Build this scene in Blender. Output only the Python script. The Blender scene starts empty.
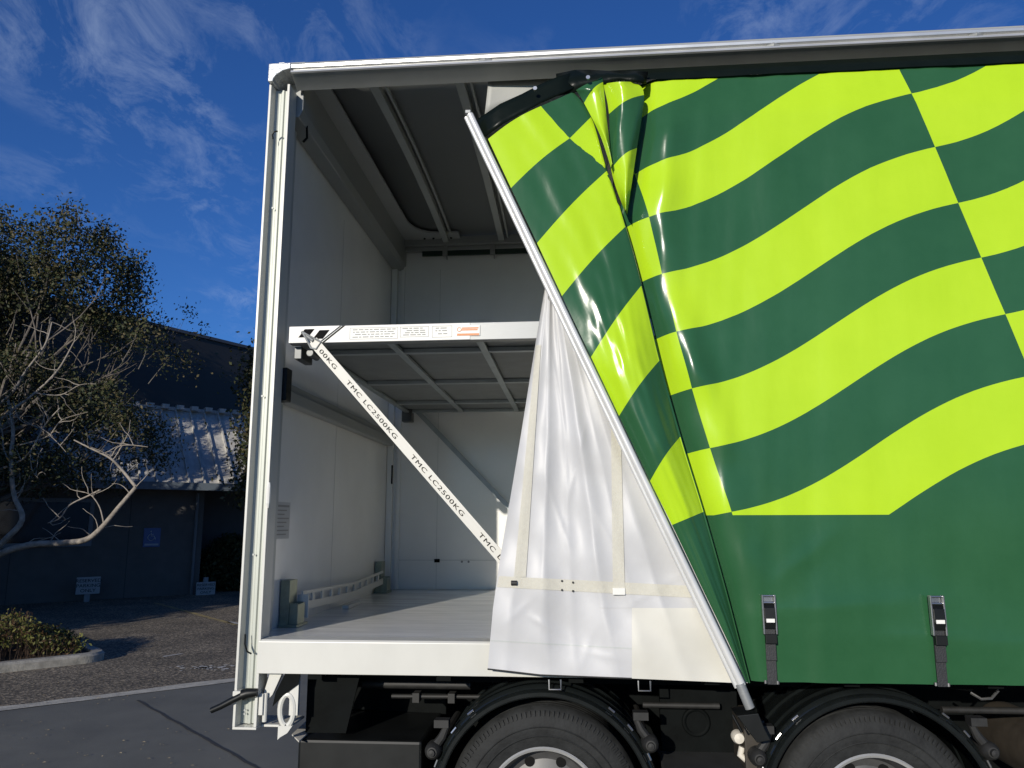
import bpy, bmesh, math, random
import numpy as np
from mathutils import Vector, Matrix
R = math.radians
sc = bpy.context.scene
col = sc.collection
random.seed(7); rng = np.random.default_rng(7)

# ---------------------------------------------------------------- camera
CAM = np.array([1.4401, -3.3114, 1.6366]); FPX = 770.0
PITCH, YAW, ROLL = 0.1774, 0.0808, -0.0027
_cy, _sy, _cp, _sp = math.cos(YAW), math.sin(YAW), math.cos(PITCH), math.sin(PITCH)
FW = np.array([-_sy*_cp, _cy*_cp, _sp]); _rt = np.array([_cy, _sy, 0.0]); _up = np.cross(_rt, FW)
RT = math.cos(ROLL)*_rt + math.sin(ROLL)*_up; UP = -math.sin(ROLL)*_rt + math.cos(ROLL)*_up
cd = bpy.data.cameras.new('camera'); cam = bpy.data.objects.new('camera', cd); col.objects.link(cam)
cam.matrix_world = Matrix(((RT[0], UP[0], -FW[0], CAM[0]), (RT[1], UP[1], -FW[1], CAM[1]), (RT[2], UP[2], -FW[2], CAM[2]), (0, 0, 0, 1)))
cd.sensor_width = 36; cd.lens = 36*FPX/1024; cd.clip_start = .05; cd.clip_end = 6000
sc.camera = cam

# ---------------------------------------------------------------- sky and sun
SUN_EL, SUN_AZ = 15.2, 197.2
w = bpy.data.worlds.new('World'); sc.world = w; w.use_nodes = True
nt = w.node_tree; N = nt.nodes; L = nt.links
bg = N['Background']
sky = N.new('ShaderNodeTexSky'); sky.sky_type = 'NISHITA'; sky.sun_disc = False
sky.sun_elevation = R(SUN_EL); sky.sun_rotation = R(SUN_AZ); sky.air_density = 1.0; sky.dust_density = .3; sky.ozone_density = 2.0
tint = N.new('ShaderNodeMix'); tint.data_type = 'RGBA'; tint.blend_type = 'MULTIPLY'; tint.inputs[0].default_value = 1
tint.inputs[7].default_value = (.205, .455, .93, 1)
L.new(sky.outputs[0], tint.inputs[6])
tc = N.new('ShaderNodeTexCoord')
sep = N.new('ShaderNodeSeparateXYZ'); L.new(tc.outputs['Generated'], sep.inputs[0])
zc = N.new('ShaderNodeMath'); zc.operation = 'ADD'; zc.inputs[1].default_value = .12; L.new(sep.outputs[2], zc.inputs[0])
dv = N.new('ShaderNodeVectorMath'); dv.operation = 'DIVIDE'
cb = N.new('ShaderNodeCombineXYZ')
for i in range(3): L.new(zc.outputs[0], cb.inputs[i])
L.new(tc.outputs['Generated'], dv.inputs[0]); L.new(cb.outputs[0], dv.inputs[1])
mp = N.new('ShaderNodeMapping'); mp.inputs['Rotation'].default_value = (0, 0, R(35)); mp.inputs['Scale'].default_value = (3.0, 1.9, 1.0)
mp.inputs['Location'].default_value = (3.3, 1.2, 0)
L.new(dv.outputs[0], mp.inputs[0])
n1 = N.new('ShaderNodeTexNoise'); n1.inputs['Scale'].default_value = 2.6; n1.inputs['Detail'].default_value = 12; n1.inputs['Roughness'].default_value = .68; n1.inputs['Distortion'].default_value = .5
n2 = N.new('ShaderNodeTexNoise'); n2.inputs['Scale'].default_value = .8; n2.inputs['Detail'].default_value = 2
L.new(mp.outputs[0], n1.inputs[0]); L.new(mp.outputs[0], n2.inputs[0])
r1 = N.new('ShaderNodeMapRange'); r1.inputs[1].default_value = .47; r1.inputs[2].default_value = .80; L.new(n1.outputs[0], r1.inputs[0])
r2 = N.new('ShaderNodeMapRange'); r2.inputs[1].default_value = .46; r2.inputs[2].default_value = .66; L.new(n2.outputs[0], r2.inputs[0])
mm = N.new('ShaderNodeMath'); mm.operation = 'MULTIPLY'; L.new(r1.outputs[0], mm.inputs[0]); L.new(r2.outputs[0], mm.inputs[1])
mm2 = N.new('ShaderNodeMath'); mm2.operation = 'MULTIPLY'; L.new(mm.outputs[0], mm2.inputs[0]); mm2.inputs[1].default_value = .33
cl = N.new('ShaderNodeMix'); cl.data_type = 'RGBA'; L.new(mm2.outputs[0], cl.inputs[0]); L.new(tint.outputs[2], cl.inputs[6]); cl.inputs[7].default_value = (5.0, 6.0, 7.6, 1)
L.new(cl.outputs[2], bg.inputs[0]); bg.inputs[1].default_value = .10
sd = bpy.data.lights.new('sun', 'SUN'); sd.energy = 3.6; sd.angle = R(.53); sd.color = (1.0, .93, .82)
sun = bpy.data.objects.new('sun', sd); col.objects.link(sun)
to_sun = Vector((math.sin(R(SUN_AZ))*math.cos(R(SUN_EL)), math.cos(R(SUN_AZ))*math.cos(R(SUN_EL)), math.sin(R(SUN_EL))))
sun.rotation_euler = to_sun.to_track_quat('Z', 'Y').to_euler()
sun.location = (0, -20, 20)
vs = sc.view_settings; vs.view_transform = 'Standard'; vs.look = 'None'; vs.exposure = 0.22; vs.gamma = 1; vs.use_curve_mapping = False
sc.cycles.max_bounces = 8; sc.cycles.diffuse_bounces = 4

G = .085            # height of the ground
FL = 1.15           # height of the load floor

# ---------------------------------------------------------------- helpers
def ray(px, py): return FW*FPX + RT*(px-512) - UP*(py-384)
def at(px, py, axis, val):
    d = ray(px, py); t = (val-CAM[axis])/d[axis]; return CAM + t*d
def at_plane(px, py, p0, n):
    d = ray(px, py); p0 = np.array(p0, float); n = np.array(n, float); return CAM + d*((p0-CAM)@n)/(d@n)

def mat(name, rgb, rough=.5, metal=0, var=.0, scale=8, bump=0, bscale=40, rgb2=None, spec=.5, coat=0, vscale=(1, 1, 1), detail=5):
    m = bpy.data.materials.new(name); m.use_nodes = True; t = m.node_tree; p = t.nodes['Principled BSDF']
    p.inputs['Base Color'].default_value = (*rgb, 1); p.inputs['Roughness'].default_value = rough; p.inputs['Metallic'].default_value = metal
    p.inputs['Specular IOR Level'].default_value = spec; p.inputs['Coat Weight'].default_value = coat
    c = t.nodes.new('ShaderNodeTexCoord'); mpp = t.nodes.new('ShaderNodeMapping'); mpp.inputs['Scale'].default_value = vscale
    t.links.new(c.outputs['Object'], mpp.inputs[0])
    if var or rgb2:
        n = t.nodes.new('ShaderNodeTexNoise'); n.inputs['Scale'].default_value = scale; n.inputs['Detail'].default_value = detail; n.inputs['Roughness'].default_value = .6
        t.links.new(mpp.outputs[0], n.inputs[0])
        r = t.nodes.new('ShaderNodeValToRGB'); r.color_ramp.elements[0].position = .32; r.color_ramp.elements[1].position = .68
        a = rgb2 if rgb2 else tuple(x*(1-var) for x in rgb)
        b = rgb if rgb2 else tuple(min(1, x*(1+var)) for x in rgb)
        r.color_ramp.elements[0].color = (*a, 1); r.color_ramp.elements[1].color = (*b, 1)
        t.links.new(n.outputs[0], r.inputs[0]); t.links.new(r.outputs[0], p.inputs['Base Color'])
        rr = t.nodes.new('ShaderNodeMapRange'); rr.inputs[3].default_value = max(.03, rough-.08); rr.inputs[4].default_value = min(1, rough+.1)
        t.links.new(n.outputs[0], rr.inputs[0]); t.links.new(rr.outputs[0], p.inputs['Roughness'])
    if bump:
        n = t.nodes.new('ShaderNodeTexNoise'); n.inputs['Scale'].default_value = bscale; n.inputs['Detail'].default_value = 4
        t.links.new(mpp.outputs[0], n.inputs[0]); b = t.nodes.new('ShaderNodeBump'); b.inputs['Strength'].default_value = bump; b.inputs['Distance'].default_value = .01
        t.links.new(n.outputs[0], b.inputs['Height']); t.links.new(b.outputs[0], p.inputs['Normal'])
    return m

M = {}
M['cream'] = mat('cream_paint', (.585, .578, .525), .34, var=.06, scale=2.5, vscale=(1, 1, .5), detail=9, bump=.03, bscale=6)
M['white'] = mat('white_panel', (.86, .86, .83), .17, var=.05, scale=1.6, detail=10, bump=.02, bscale=3)
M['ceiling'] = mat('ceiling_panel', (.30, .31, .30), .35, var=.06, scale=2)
M['grey_edge'] = mat('grey_trim', (.46, .48, .46), .4, var=.05)
M['alu'] = mat('brushed_aluminium', (.27, .28, .28), .45, .3, var=.08, scale=30, vscale=(1, 1, 8))
M['alu_rail'] = mat('rail_aluminium', (.60, .60, .58), .30, .55, var=.05, scale=6)
M['cove'] = mat('anodised_cove', (.46, .47, .44), .34, .72, var=.04)
M['galv'] = mat('galvanised_steel', (.30, .31, .30), .5, .4, var=.25, scale=25)
M['mezz'] = mat('deck_steel', (.36, .40, .41), .45, .4, var=.12, scale=12)
M['plate'] = mat('deck_board', (.20, .215, .215), .6, var=.12, scale=9)
M['floor'] = mat('load_floor', (.86, .85, .81), .13, var=.10, scale=3, bump=.04, bscale=8, vscale=(1, 5, 1))
M['vinyl'] = mat('white_vinyl', (.50, .50, .50), .46, var=.05, scale=5, bump=.13, bscale=11, detail=9)
M['webbing'] = mat('cream_webbing', (.56, .54, .46), .7, var=.04, scale=60, bump=.3, bscale=300)
M['creamvinyl'] = mat('cream_vinyl', (.60, .585, .52), .5, var=.04, scale=4, bump=.05, bscale=10)
M['hem'] = mat('black_vinyl_hem', (.005, .008, .006), .30, spec=.12, var=.1, scale=9, bump=.3, bscale=14)
M['black'] = mat('black_paint', (.006, .007, .007), .42, spec=.3, var=.3, scale=6)
M['chassis'] = mat('chassis_paint', (.004, .005, .005), .65, spec=.06, var=.3, scale=9, bump=.1, bscale=30)
M['guard'] = mat('mudguard_plastic', (.008, .010, .010), .16, var=.2, scale=10)
M['rubber'] = mat('tyre_rubber', (.019, .020, .020), .7, spec=.25, var=.35, scale=14, bump=.25, bscale=60)
M['rimsteel'] = mat('rim_steel', (.085, .085, .085), .45, .3, var=.15, scale=20)
M['dark_steel'] = mat('dusty_steel', (.020, .020, .019), .6, .2, var=.3, scale=18)
M['strap'] = mat('black_webbing', (.02, .021, .023), .55, var=.1, scale=50, bump=.2, bscale=200)
M['chrome'] = mat('zinc_buckle', (.45, .45, .45), .25, .9, var=.1)
M['ink'] = mat('black_ink', (.008, .008, .008), .8, spec=.1)
M['paper'] = mat('white_sticker', (.74, .73, .68), .5, var=.03)
M['inkgrey'] = mat('grey_print', (.30, .30, .28), .6)
M['orange'] = mat('orange_print', (.62, .22, .07), .5)
M['brown'] = mat('brown_tank', (.035, .029, .022), .6, var=.3, scale=8)
M['offwhite'] = mat('offwhite_plastic', (.62, .58, .50), .4, var=.05)
M['cargo_green'] = mat('dark_green_vinyl', (.010, .03, .02), .35)

class MB:
    def __init__(s): s.v = []; s.f = []; s.mi = []; s.att = {}
    def add(s, vs, fs, m=0):
        o = len(s.v); s.v += [tuple(map(float, x)) for x in vs]; s.f += [tuple(i+o for i in f) for f in fs]; s.mi += [m]*len(fs)
    def box(s, a, b, m=0, bev=0):
        x0, y0, z0 = [min(p, q) for p, q in zip(a, b)]; x1, y1, z1 = [max(p, q) for p, q in zip(a, b)]
        s.add([(x0,y0,z0),(x1,y0,z0),(x1,y1,z0),(x0,y1,z0),(x0,y0,z1),(x1,y0,z1),(x1,y1,z1),(x0,y1,z1)],
              [(0,3,2,1),(4,5,6,7),(0,1,5,4),(1,2,6,5),(2,3,7,6),(3,0,4,7)], m)
    def bar(s, a, b, wd, ht, upv=(0, 0, 1), m=0):
        a = Vector(a); b = Vector(b); d = (b-a).normalized(); u = Vector(upv); sdv = d.cross(u).normalized(); u = sdv.cross(d).normalized()
        P = []
        for p in (a, b):
            for i, j in ((-1,-1),(1,-1),(1,1),(-1,1)): P.append(p+sdv*wd/2*i+u*ht/2*j)
        s.add(P, [(0,1,2,3),(7,6,5,4),(0,4,5,1),(1,5,6,2),(2,6,7,3),(3,7,4,0)], m)
    def tube(s, pts, rad, n=8, m=0, cap=True):
        pts = [Vector(p) for p in pts]; rad = rad if hasattr(rad, '__len__') else [rad]*len(pts)
        o = len(s.v); prev = None
        for i, p in enumerate(pts):
            d = (pts[min(i+1, len(pts)-1)]-pts[max(i-1, 0)]).normalized()
            if prev is None: a = d.orthogonal().normalized()
            else:
                a = (prev-d*prev.dot(d)); a = a.normalized() if a.length > 1e-6 else d.orthogonal().normalized()
            prev = a; b = d.cross(a)
            for k in range(n):
                t = 2*math.pi*k/n; s.v.append(tuple(p+(a*math.cos(t)+b*math.sin(t))*rad[i]))
        for i in range(len(pts)-1):
            for k in range(n):
                q = o+i*n; s.f.append((q+k, q+(k+1) % n, q+n+(k+1) % n, q+n+k)); s.mi.append(m)
        if cap:
            s.f.append(tuple(o+k for k in range(n))[::-1]); s.mi.append(m)
            q = o+(len(pts)-1)*n; s.f.append(tuple(q+k for k in range(n))); s.mi.append(m)
    def prism(s, poly, axis, a, b, m=0):
        # poly: list of 2-D points in the remaining axes (order x,y,z without axis)
        def P(p, t): q = list(p); q.insert(axis, t); return q
        n = len(poly); s.add([P(p, a) for p in poly]+[P(p, b) for p in poly],
            [tuple(range(n))[::-1], tuple(range(n, 2*n))]+[(i, (i+1) % n, n+(i+1) % n, n+i) for i in range(n)], m)
    def ring(s, prof, c, axis=1, n=64, m=0, a0=0, a1=2*math.pi, closed=False):
        # prof: list of (radius, offset along axis); swept about an axis parallel to y through c
        full = abs(a1-a0-2*math.pi) < 1e-6; o = len(s.v); k = n if full else n+1; q = len(prof)
        for i in range(k):
            t = a0+(a1-a0)*i/n
            for r, y in prof: s.v.append((c[0]+r*math.cos(t), c[1]+y, c[2]+r*math.sin(t)))
        for i in range(n):
            j = (i+1) % k
            for e in range(q if closed else q-1):
                e2 = (e+1) % q; s.f.append((o+i*q+e, o+j*q+e, o+j*q+e2, o+i*q+e2)); s.mi.append(m)
        if closed and not full:
            s.f.append(tuple(o+e for e in range(q))); s.mi.append(m); s.f.append(tuple(o+n*q+e for e in range(q))[::-1]); s.mi.append(m)
    def grid(s, P, m=0):
        # P[i][j] points
        r = len(P); c = len(P[0]); s.add([p for row in P for p in row], [(i*c+j, i*c+j+1, (i+1)*c+j+1, (i+1)*c+j) for i in range(r-1) for j in range(c-1)], m)
    def pieces(s):
        nv = len(s.v); par = list(range(nv))
        def find(a):
            while par[a] != a: par[a] = par[par[a]]; a = par[a]
            return a
        for f in s.f:
            r0 = find(f[0])
            for q in f[1:]: par[find(q)] = r0
        used = sorted({q for f in s.f for q in f}); roots = {}
        for q in used: roots.setdefault(find(q), []).append(q)
        isl = list(roots.values()); k = len(isl)
        if k < 2 or k > 400: return None
        V = np.array(s.v); lo = np.array([V[i].min(0) for i in isl]); hi = np.array([V[i].max(0) for i in isl]); size = (hi-lo).max(1)
        gap = np.maximum(0, np.maximum(lo[:, None]-hi[None], lo[None]-hi[:, None])); near = np.sqrt((gap**2).sum(2)) <= np.maximum(.02, .5*np.maximum(size[:, None], size[None]))
        lab = list(range(k))
        ch = True
        while ch:
            ch = False
            for i in range(k):
                m_ = min(lab[j] for j in np.nonzero(near[i])[0])
                if m_ < lab[i]: lab[i] = m_; ch = True
        out = {}
        vi = {q: lab[n] for n, i in enumerate(isl) for q in i}
        for fi, f in enumerate(s.f): out.setdefault(vi[f[0]], []).append(fi)
        return list(out.values()) if len(out) > 1 else None
    def build(s, name, mats, parent=None, smooth=False, bevel=0, fix=True, thick=0, whole=False):
        if parent is not None and not whole and not s.att and len(s.v) < 6000:
            ps_ = s.pieces()
            if ps_:
                first = None
                for fs in ps_:
                    q = MB(); mp_ = {}
                    for fi in fs:
                        for v_ in s.f[fi]:
                            if v_ not in mp_: mp_[v_] = len(q.v); q.v.append(s.v[v_])
                        q.f.append(tuple(mp_[v_] for v_ in s.f[fi])); q.mi.append(s.mi[fi])
                    o_ = q.build(name, mats, parent, smooth, bevel, fix, thick, whole=True); first = first or o_
                return first
        me = bpy.data.meshes.new(name); me.from_pydata(s.v, [], s.f)
        for m_ in (mats if isinstance(mats, (list, tuple)) else [mats]): me.materials.append(m_)
        me.polygons.foreach_set('material_index', s.mi)
        for k, vals in s.att.items():
            a = me.attributes.new(k, 'FLOAT', 'POINT'); a.data.foreach_set('value', vals)
        if fix:
            b = bmesh.new(); b.from_mesh(me); bmesh.ops.recalc_face_normals(b, faces=b.faces); b.to_mesh(me); b.free()
        if smooth:
            me.polygons.foreach_set('use_smooth', [True]*len(me.polygons))
            if smooth != 'all': me.set_sharp_from_angle(angle=R(smooth if smooth is not True else 35))
        me.update()
        o = bpy.data.objects.new(name, me); col.objects.link(o)
        if parent: put(o, parent)
        if bevel:
            md = o.modifiers.new('bevel', 'BEVEL'); md.width = bevel; md.segments = 2; md.limit_method = 'ANGLE'; md.angle_limit = R(40)
        if thick:
            md = o.modifiers.new('solid', 'SOLIDIFY'); md.thickness = thick; md.offset = 0
        return o
def put(o, parent):
    o.parent = parent; o.matrix_parent_inverse = Matrix.Translation(-world_loc(parent))
def world_loc(o):
    v = Vector(o.location)
    if o.parent: v = o.matrix_parent_inverse.translation + v + world_loc(o.parent)
    return v
def thing(name, loc, label, cat, group=None):
    o = bpy.data.objects.new(name, None); col.objects.link(o); o.location = loc; o.empty_display_size = .2
    o['label'] = label; o['category'] = cat
    if group: o['group'] = group
    return o
def tag(o, label, cat, group=None):
    o['label'] = label; o['category'] = cat
    if group: o['group'] = group
    return o
def text_obj(name, body, size, origin, xdir, ydir, material, parent, extrude=.0008, align='LEFT', space=1.0, squash=1.0):
    cu = bpy.data.curves.new('lettering', 'FONT'); cu.body = body; cu.size = size; cu.extrude = extrude; cu.align_x = align; cu.space_character = space
    tmp = bpy.data.objects.new('lettering', cu); col.objects.link(tmp)
    bpy.context.view_layer.update()
    dg = bpy.context.evaluated_depsgraph_get(); me = bpy.data.meshes.new_from_object(tmp.evaluated_get(dg))
    bpy.data.objects.remove(tmp)
    x = Vector(xdir).normalized(); y = Vector(ydir).normalized(); z = x.cross(y)
    mx = Matrix(((x[0]*squash, y[0], z[0], origin[0]), (x[1]*squash, y[1], z[1], origin[1]), (x[2]*squash, y[2], z[2], origin[2]), (0, 0, 0, 1)))
    me.transform(mx); me.materials.clear(); me.materials.append(material)
    o = bpy.data.objects.new(name, me); col.objects.link(o)
    if parent: put(o, parent)
    return o
def interp(x, xs, ys): return float(np.interp(x, xs, ys))

# ================================================================ THE SETTING
def ground_material():
    m = bpy.data.materials.new('coarse_asphalt'); m.use_nodes = True; t = m.node_tree; p = t.nodes['Principled BSDF']; p.inputs['Roughness'].default_value = .9
    c = t.nodes.new('ShaderNodeTexCoord')
    v = t.nodes.new('ShaderNodeTexVoronoi'); v.inputs['Scale'].default_value = 55; t.links.new(c.outputs['Object'], v.inputs[0])
    r = t.nodes.new('ShaderNodeValToRGB'); e = r.color_ramp.elements; e[0].position = .1; e[0].color = (.042, .036, .026, 1); e[1].position = .97; e[1].color = (.32, .26, .175, 1)
    x = e.new(.6); x.color = (.112, .092, .066, 1)
    s_ = t.nodes.new('ShaderNodeSeparateColor'); t.links.new(v.outputs['Color'], s_.inputs[0]); t.links.new(s_.outputs[0], r.inputs[0])
    n = t.nodes.new('ShaderNodeTexNoise'); n.inputs['Scale'].default_value = 1.3; n.inputs['Detail'].default_value = 6; t.links.new(c.outputs['Object'], n.inputs[0])
    rr = t.nodes.new('ShaderNodeMapRange'); rr.inputs[1].default_value = .3; rr.inputs[2].default_value = .7; rr.inputs[3].default_value = .7; rr.inputs[4].default_value = 1.35
    t.links.new(n.outputs[0], rr.inputs[0])
    mx = t.nodes.new('ShaderNodeMix'); mx.data_type = 'RGBA'; mx.blend_type = 'MULTIPLY'; mx.inputs[0].default_value = 1
    t.links.new(r.outputs[0], mx.inputs[6]); t.links.new(rr.outputs[0], mx.inputs[7]); t.links.new(mx.outputs[2], p.inputs['Base Color'])
    b = t.nodes.new('ShaderNodeBump'); b.inputs['Strength'].default_value = .35; b.inputs['Distance'].default_value = .01
    t.links.new(v.outputs['Distance'], b.inputs['Height']); t.links.new(b.outputs[0], p.inputs['Normal'])
    return m
g = MB(); g.add([(-800,-800,G),(800,-800,G),(800,800,G),(-800,800,G)], [(0,1,2,3)])
o = g.build('ground', ground_material()); o['kind'] = 'structure'
# smooth pavement in front, its edge runs from (-3.38,3.14) towards (-1.98,4.41)
e0 = Vector((-3.384, 3.138, 0)); ed = Vector((1.406, 1.276, 0)).normalized(); en = Vector((ed.y, -ed.x, 0))
pav = mat('smooth_pavement', (.140, .139, .118), .8, rgb2=(.100, .100, .086), scale=1.6, bump=.25, bscale=160, detail=8, vscale=(1, 1, 1))
def strip_pts(o0, o1, s0, s1, z): return [tuple(e0+ed*s+en*q+Vector((0, 0, z))) for s, q in ((s0, o0), (s1, o0), (s1, o1), (s0, o1))]
g = MB(); g.add(strip_pts(0, 40, -40, 40, G+.004), [(0,1,2,3)]); o = g.build('pavement', pav); o['kind'] = 'structure'
# pale concrete edging with a slightly broken edge
g = MB(); rows = []
for i in range(241):
    s = -30+i*.25; j = lambda a: a*(random.random()-.5)
    rows.append([tuple(e0+ed*s+en*(.0+j(.02))+Vector((0, 0, G+.008))), tuple(e0+ed*s+en*(-.19+j(.05))+Vector((0, 0, G+.008)))])
g.grid(rows); o = g.build('pavement_edging', mat('edging_concrete', (.40, .375, .31), .9, var=.25, scale=9, bump=.4, bscale=60)); o['kind'] = 'structure'
# saw-cut joint across the pavement
ja, jb = Vector(at(137, 701, 2, G)), Vector(at(255, 768, 2, G)); jd = (jb-ja).normalized(); jn = Vector((-jd.y, jd.x, 0))
g = MB(); rows = []
for i in range(120):
    p = ja+jd*(i*.04)+jn*(.004*math.sin(i*.5)+.004*random.random()); ww = .010+.004*random.random()
    rows.append([tuple((p+jn*ww).xy)+(G+.008,), tuple((p-jn*ww).xy)+(G+.008,)])
g.grid(rows); o = g.build('pavement_joint', mat('joint_tar', (.03, .03, .03), .9)); o['kind'] = 'structure'
# faded paint marks on the asphalt
yl = mat('faded_yellow_paint', (.40, .30, .10), .8, rgb2=(.14, .12, .08), scale=14)
wl = mat('worn_white_paint', (.48, .46, .42), .9, rgb2=(.18, .17, .15), scale=14)
def mark(pa, pb, wd, m, name='line_marking'):
    a = Vector(at(*pa, 2, G)); b = Vector(at(*pb, 2, G)); d = (b-a).normalized(); n_ = Vector((-d.y, d.x, 0)); g = MB(); rows = []; K = 24
    for i in range(K+1):
        p = a.lerp(b, i/K); rows.append([tuple((p+n_*(wd/2+.02*(random.random()-.5))).xy)+(G+.005,), tuple((p-n_*(wd/2+.02*(random.random()-.5))).xy)+(G+.005,)])
    g.grid(rows); o = g.build(name, m); o['kind'] = 'structure'
mark((155, 603), (236, 625), .08, yl); mark((228, 622), (262, 628), .10, wl); mark((163, 657), (182, 654), .06, wl)
g = MB()
cx, cy_ = at(203, 668, 2, G)[:2]
for i in range(60):
    a = random.random()*6.28; r_ = abs(random.gauss(0, .16)); q = .012+.022*random.random(); x, y = cx+r_*math.cos(a)*1.4, cy_+r_*math.sin(a)*.8
    ph = random.random()*6; g.add([(x+q*math.cos(ph+k)*(.6+.6*random.random()), y+q*math.sin(ph+k)*(.6+.6*random.random()), G+.005) for k in np.linspace(0, 6.28, 7)[:-1]], [tuple(range(6))])
o = g.build('paint_spatter', mat('lime_dust', (.52, .50, .45), .9, var=.1)); o['kind'] = 'structure'

# kerbed island with low hedge
kl, kr = Vector(at(-60, 680, 2, G)), Vector(at(110, 661, 2, G)); kd = (kr-kl).normalized(); kn = Vector((-kd.y, kd.x, 0))
kl = kr-kd*7
def isl(s, q, z): p = kr+kd*s+kn*q; return (p.x, p.y, z)
kc = mat('kerb_concrete', (.26, .245, .21), .9, var=.3, scale=10, bump=.5, bscale=60)
g = MB(); path = [(-7, 0)]+[(-.28+.28*math.sin(a), .28-.28*math.cos(a)) for a in np.linspace(0, math.pi/2, 7)]+[(0, 2.2)]
inner = [(-7, .13)]+[(-.28+.15*math.sin(a), .28-.15*math.cos(a)) for a in np.linspace(0, math.pi/2, 7)]+[(-.13, 2.2)]
rows = []
for (s, q), (s2, q2) in zip(path, inner):
    rows.append([isl(s, q, G-.05), isl(s, q, G+.075), isl(s+(s2-s)*.2, q+(q2-q)*.2, G+.10), isl(s2, q2, G+.10), isl(s2, q2, G+.02)])
g.grid(rows); o = g.build('kerb', kc, smooth=30); o['kind'] = 'structure'
g = MB(); g.add([isl(-7, .13, G+.07), isl(-.13, .13, G+.07), isl(-.13, 2.2, G+.07), isl(-7, 2.2, G+.07)], [(0,1,2,3)])
o = g.build('planting_soil', mat('dark_soil', (.045, .035, .025), .95, var=.4, scale=20, bump=.8, bscale=40)); o['kind'] = 'structure'

# ---------------------------------------------------------------- foliage
def leaf_mat(name, c1, c2, rough=.6):
    return mat(name, c1, rough, rgb2=c2, scale=3.0, spec=.25)
def leaves(mb, pts, size, nmat, flat=0, aspect=1.9):
    pts = np.asarray(pts); n = len(pts); 
    d = rng.normal(size=(n, 3)); d /= np.linalg.norm(d, axis=1)[:, None]
    e = rng.normal(size=(n, 3)); e -= (e*d).sum(1)[:, None]*d; e /= np.linalg.norm(e, axis=1)[:, None]
    s = size*(.6+.8*rng.random((n, 1)))
    A = pts-d*s*aspect/2; B = pts+e*s/2; C_ = pts+d*s*aspect/2; D = pts-e*s/2
    o = len(mb.v); V = np.stack([A, B, C_, D], 1).reshape(-1, 3)
    mb.v += V.tolist(); mb.f += [(o+4*i, o+4*i+1, o+4*i+2, o+4*i+3) for i in range(n)]; mb.mi += rng.integers(0, nmat, n).tolist()
LM = [leaf_mat('leaf_olive', (.060, .065, .022), (.035, .042, .016)), leaf_mat('leaf_dark', (.032, .042, .016), (.018, .026, .011)), leaf_mat('leaf_dry', (.105, .085, .040), (.06, .055, .026))]
BARK = mat('pale_bark', (.34, .30, .25), .85, rgb2=(.16, .14, .115), scale=12, bump=.6, bscale=30)

PRUNE = [None]
def grow(p, d, length, rad, depth, tb, tips, spread=.55, up=.12, seg=4):
    pts = [p.copy()]; rr = [rad]; q = p.copy(); dd = d.copy()
    for i in range(seg):
        dd = (dd+Vector((random.gauss(0, .16), random.gauss(0, .16), random.gauss(0, .12)+up))).normalized()
        if PRUNE[0] and not PRUNE[0](q+dd*length/seg) and i > 0: break
        q = q+dd*length/seg; pts.append(q.copy()); rr.append(rad*(1-.5*(i+1)/seg))
        if depth <= 2: tips.append((q.copy(), dd.copy(), depth))
    tb.tube(pts, rr, n=6 if depth > 1 else 4, cap=False)
    if depth == 0 or len(pts) < seg+1: return
    for k in range(random.choice((3, 3, 4))):
        i = random.randint(2, seg); a = pts[i]; nd = (dd+Vector((random.gauss(0, spread), random.gauss(0, spread), random.gauss(0, spread*.7)))).normalized()
        grow(a, nd, length*random.uniform(.6, .82), rr[i]*.7, depth-1, tb, tips, spread, up, seg)

def crown_leaves(mb, tips, per, sig, size, keep=lambda p: True):
    P = []
    for (q, d, dep) in tips:
        if not keep(q): continue
        k = per if dep == 0 else per//3
        c = np.array(q); P.append(c+rng.normal(size=(k, 3))*sig)
    P = np.concatenate(P); leaves(mb, P, size, 3)

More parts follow.
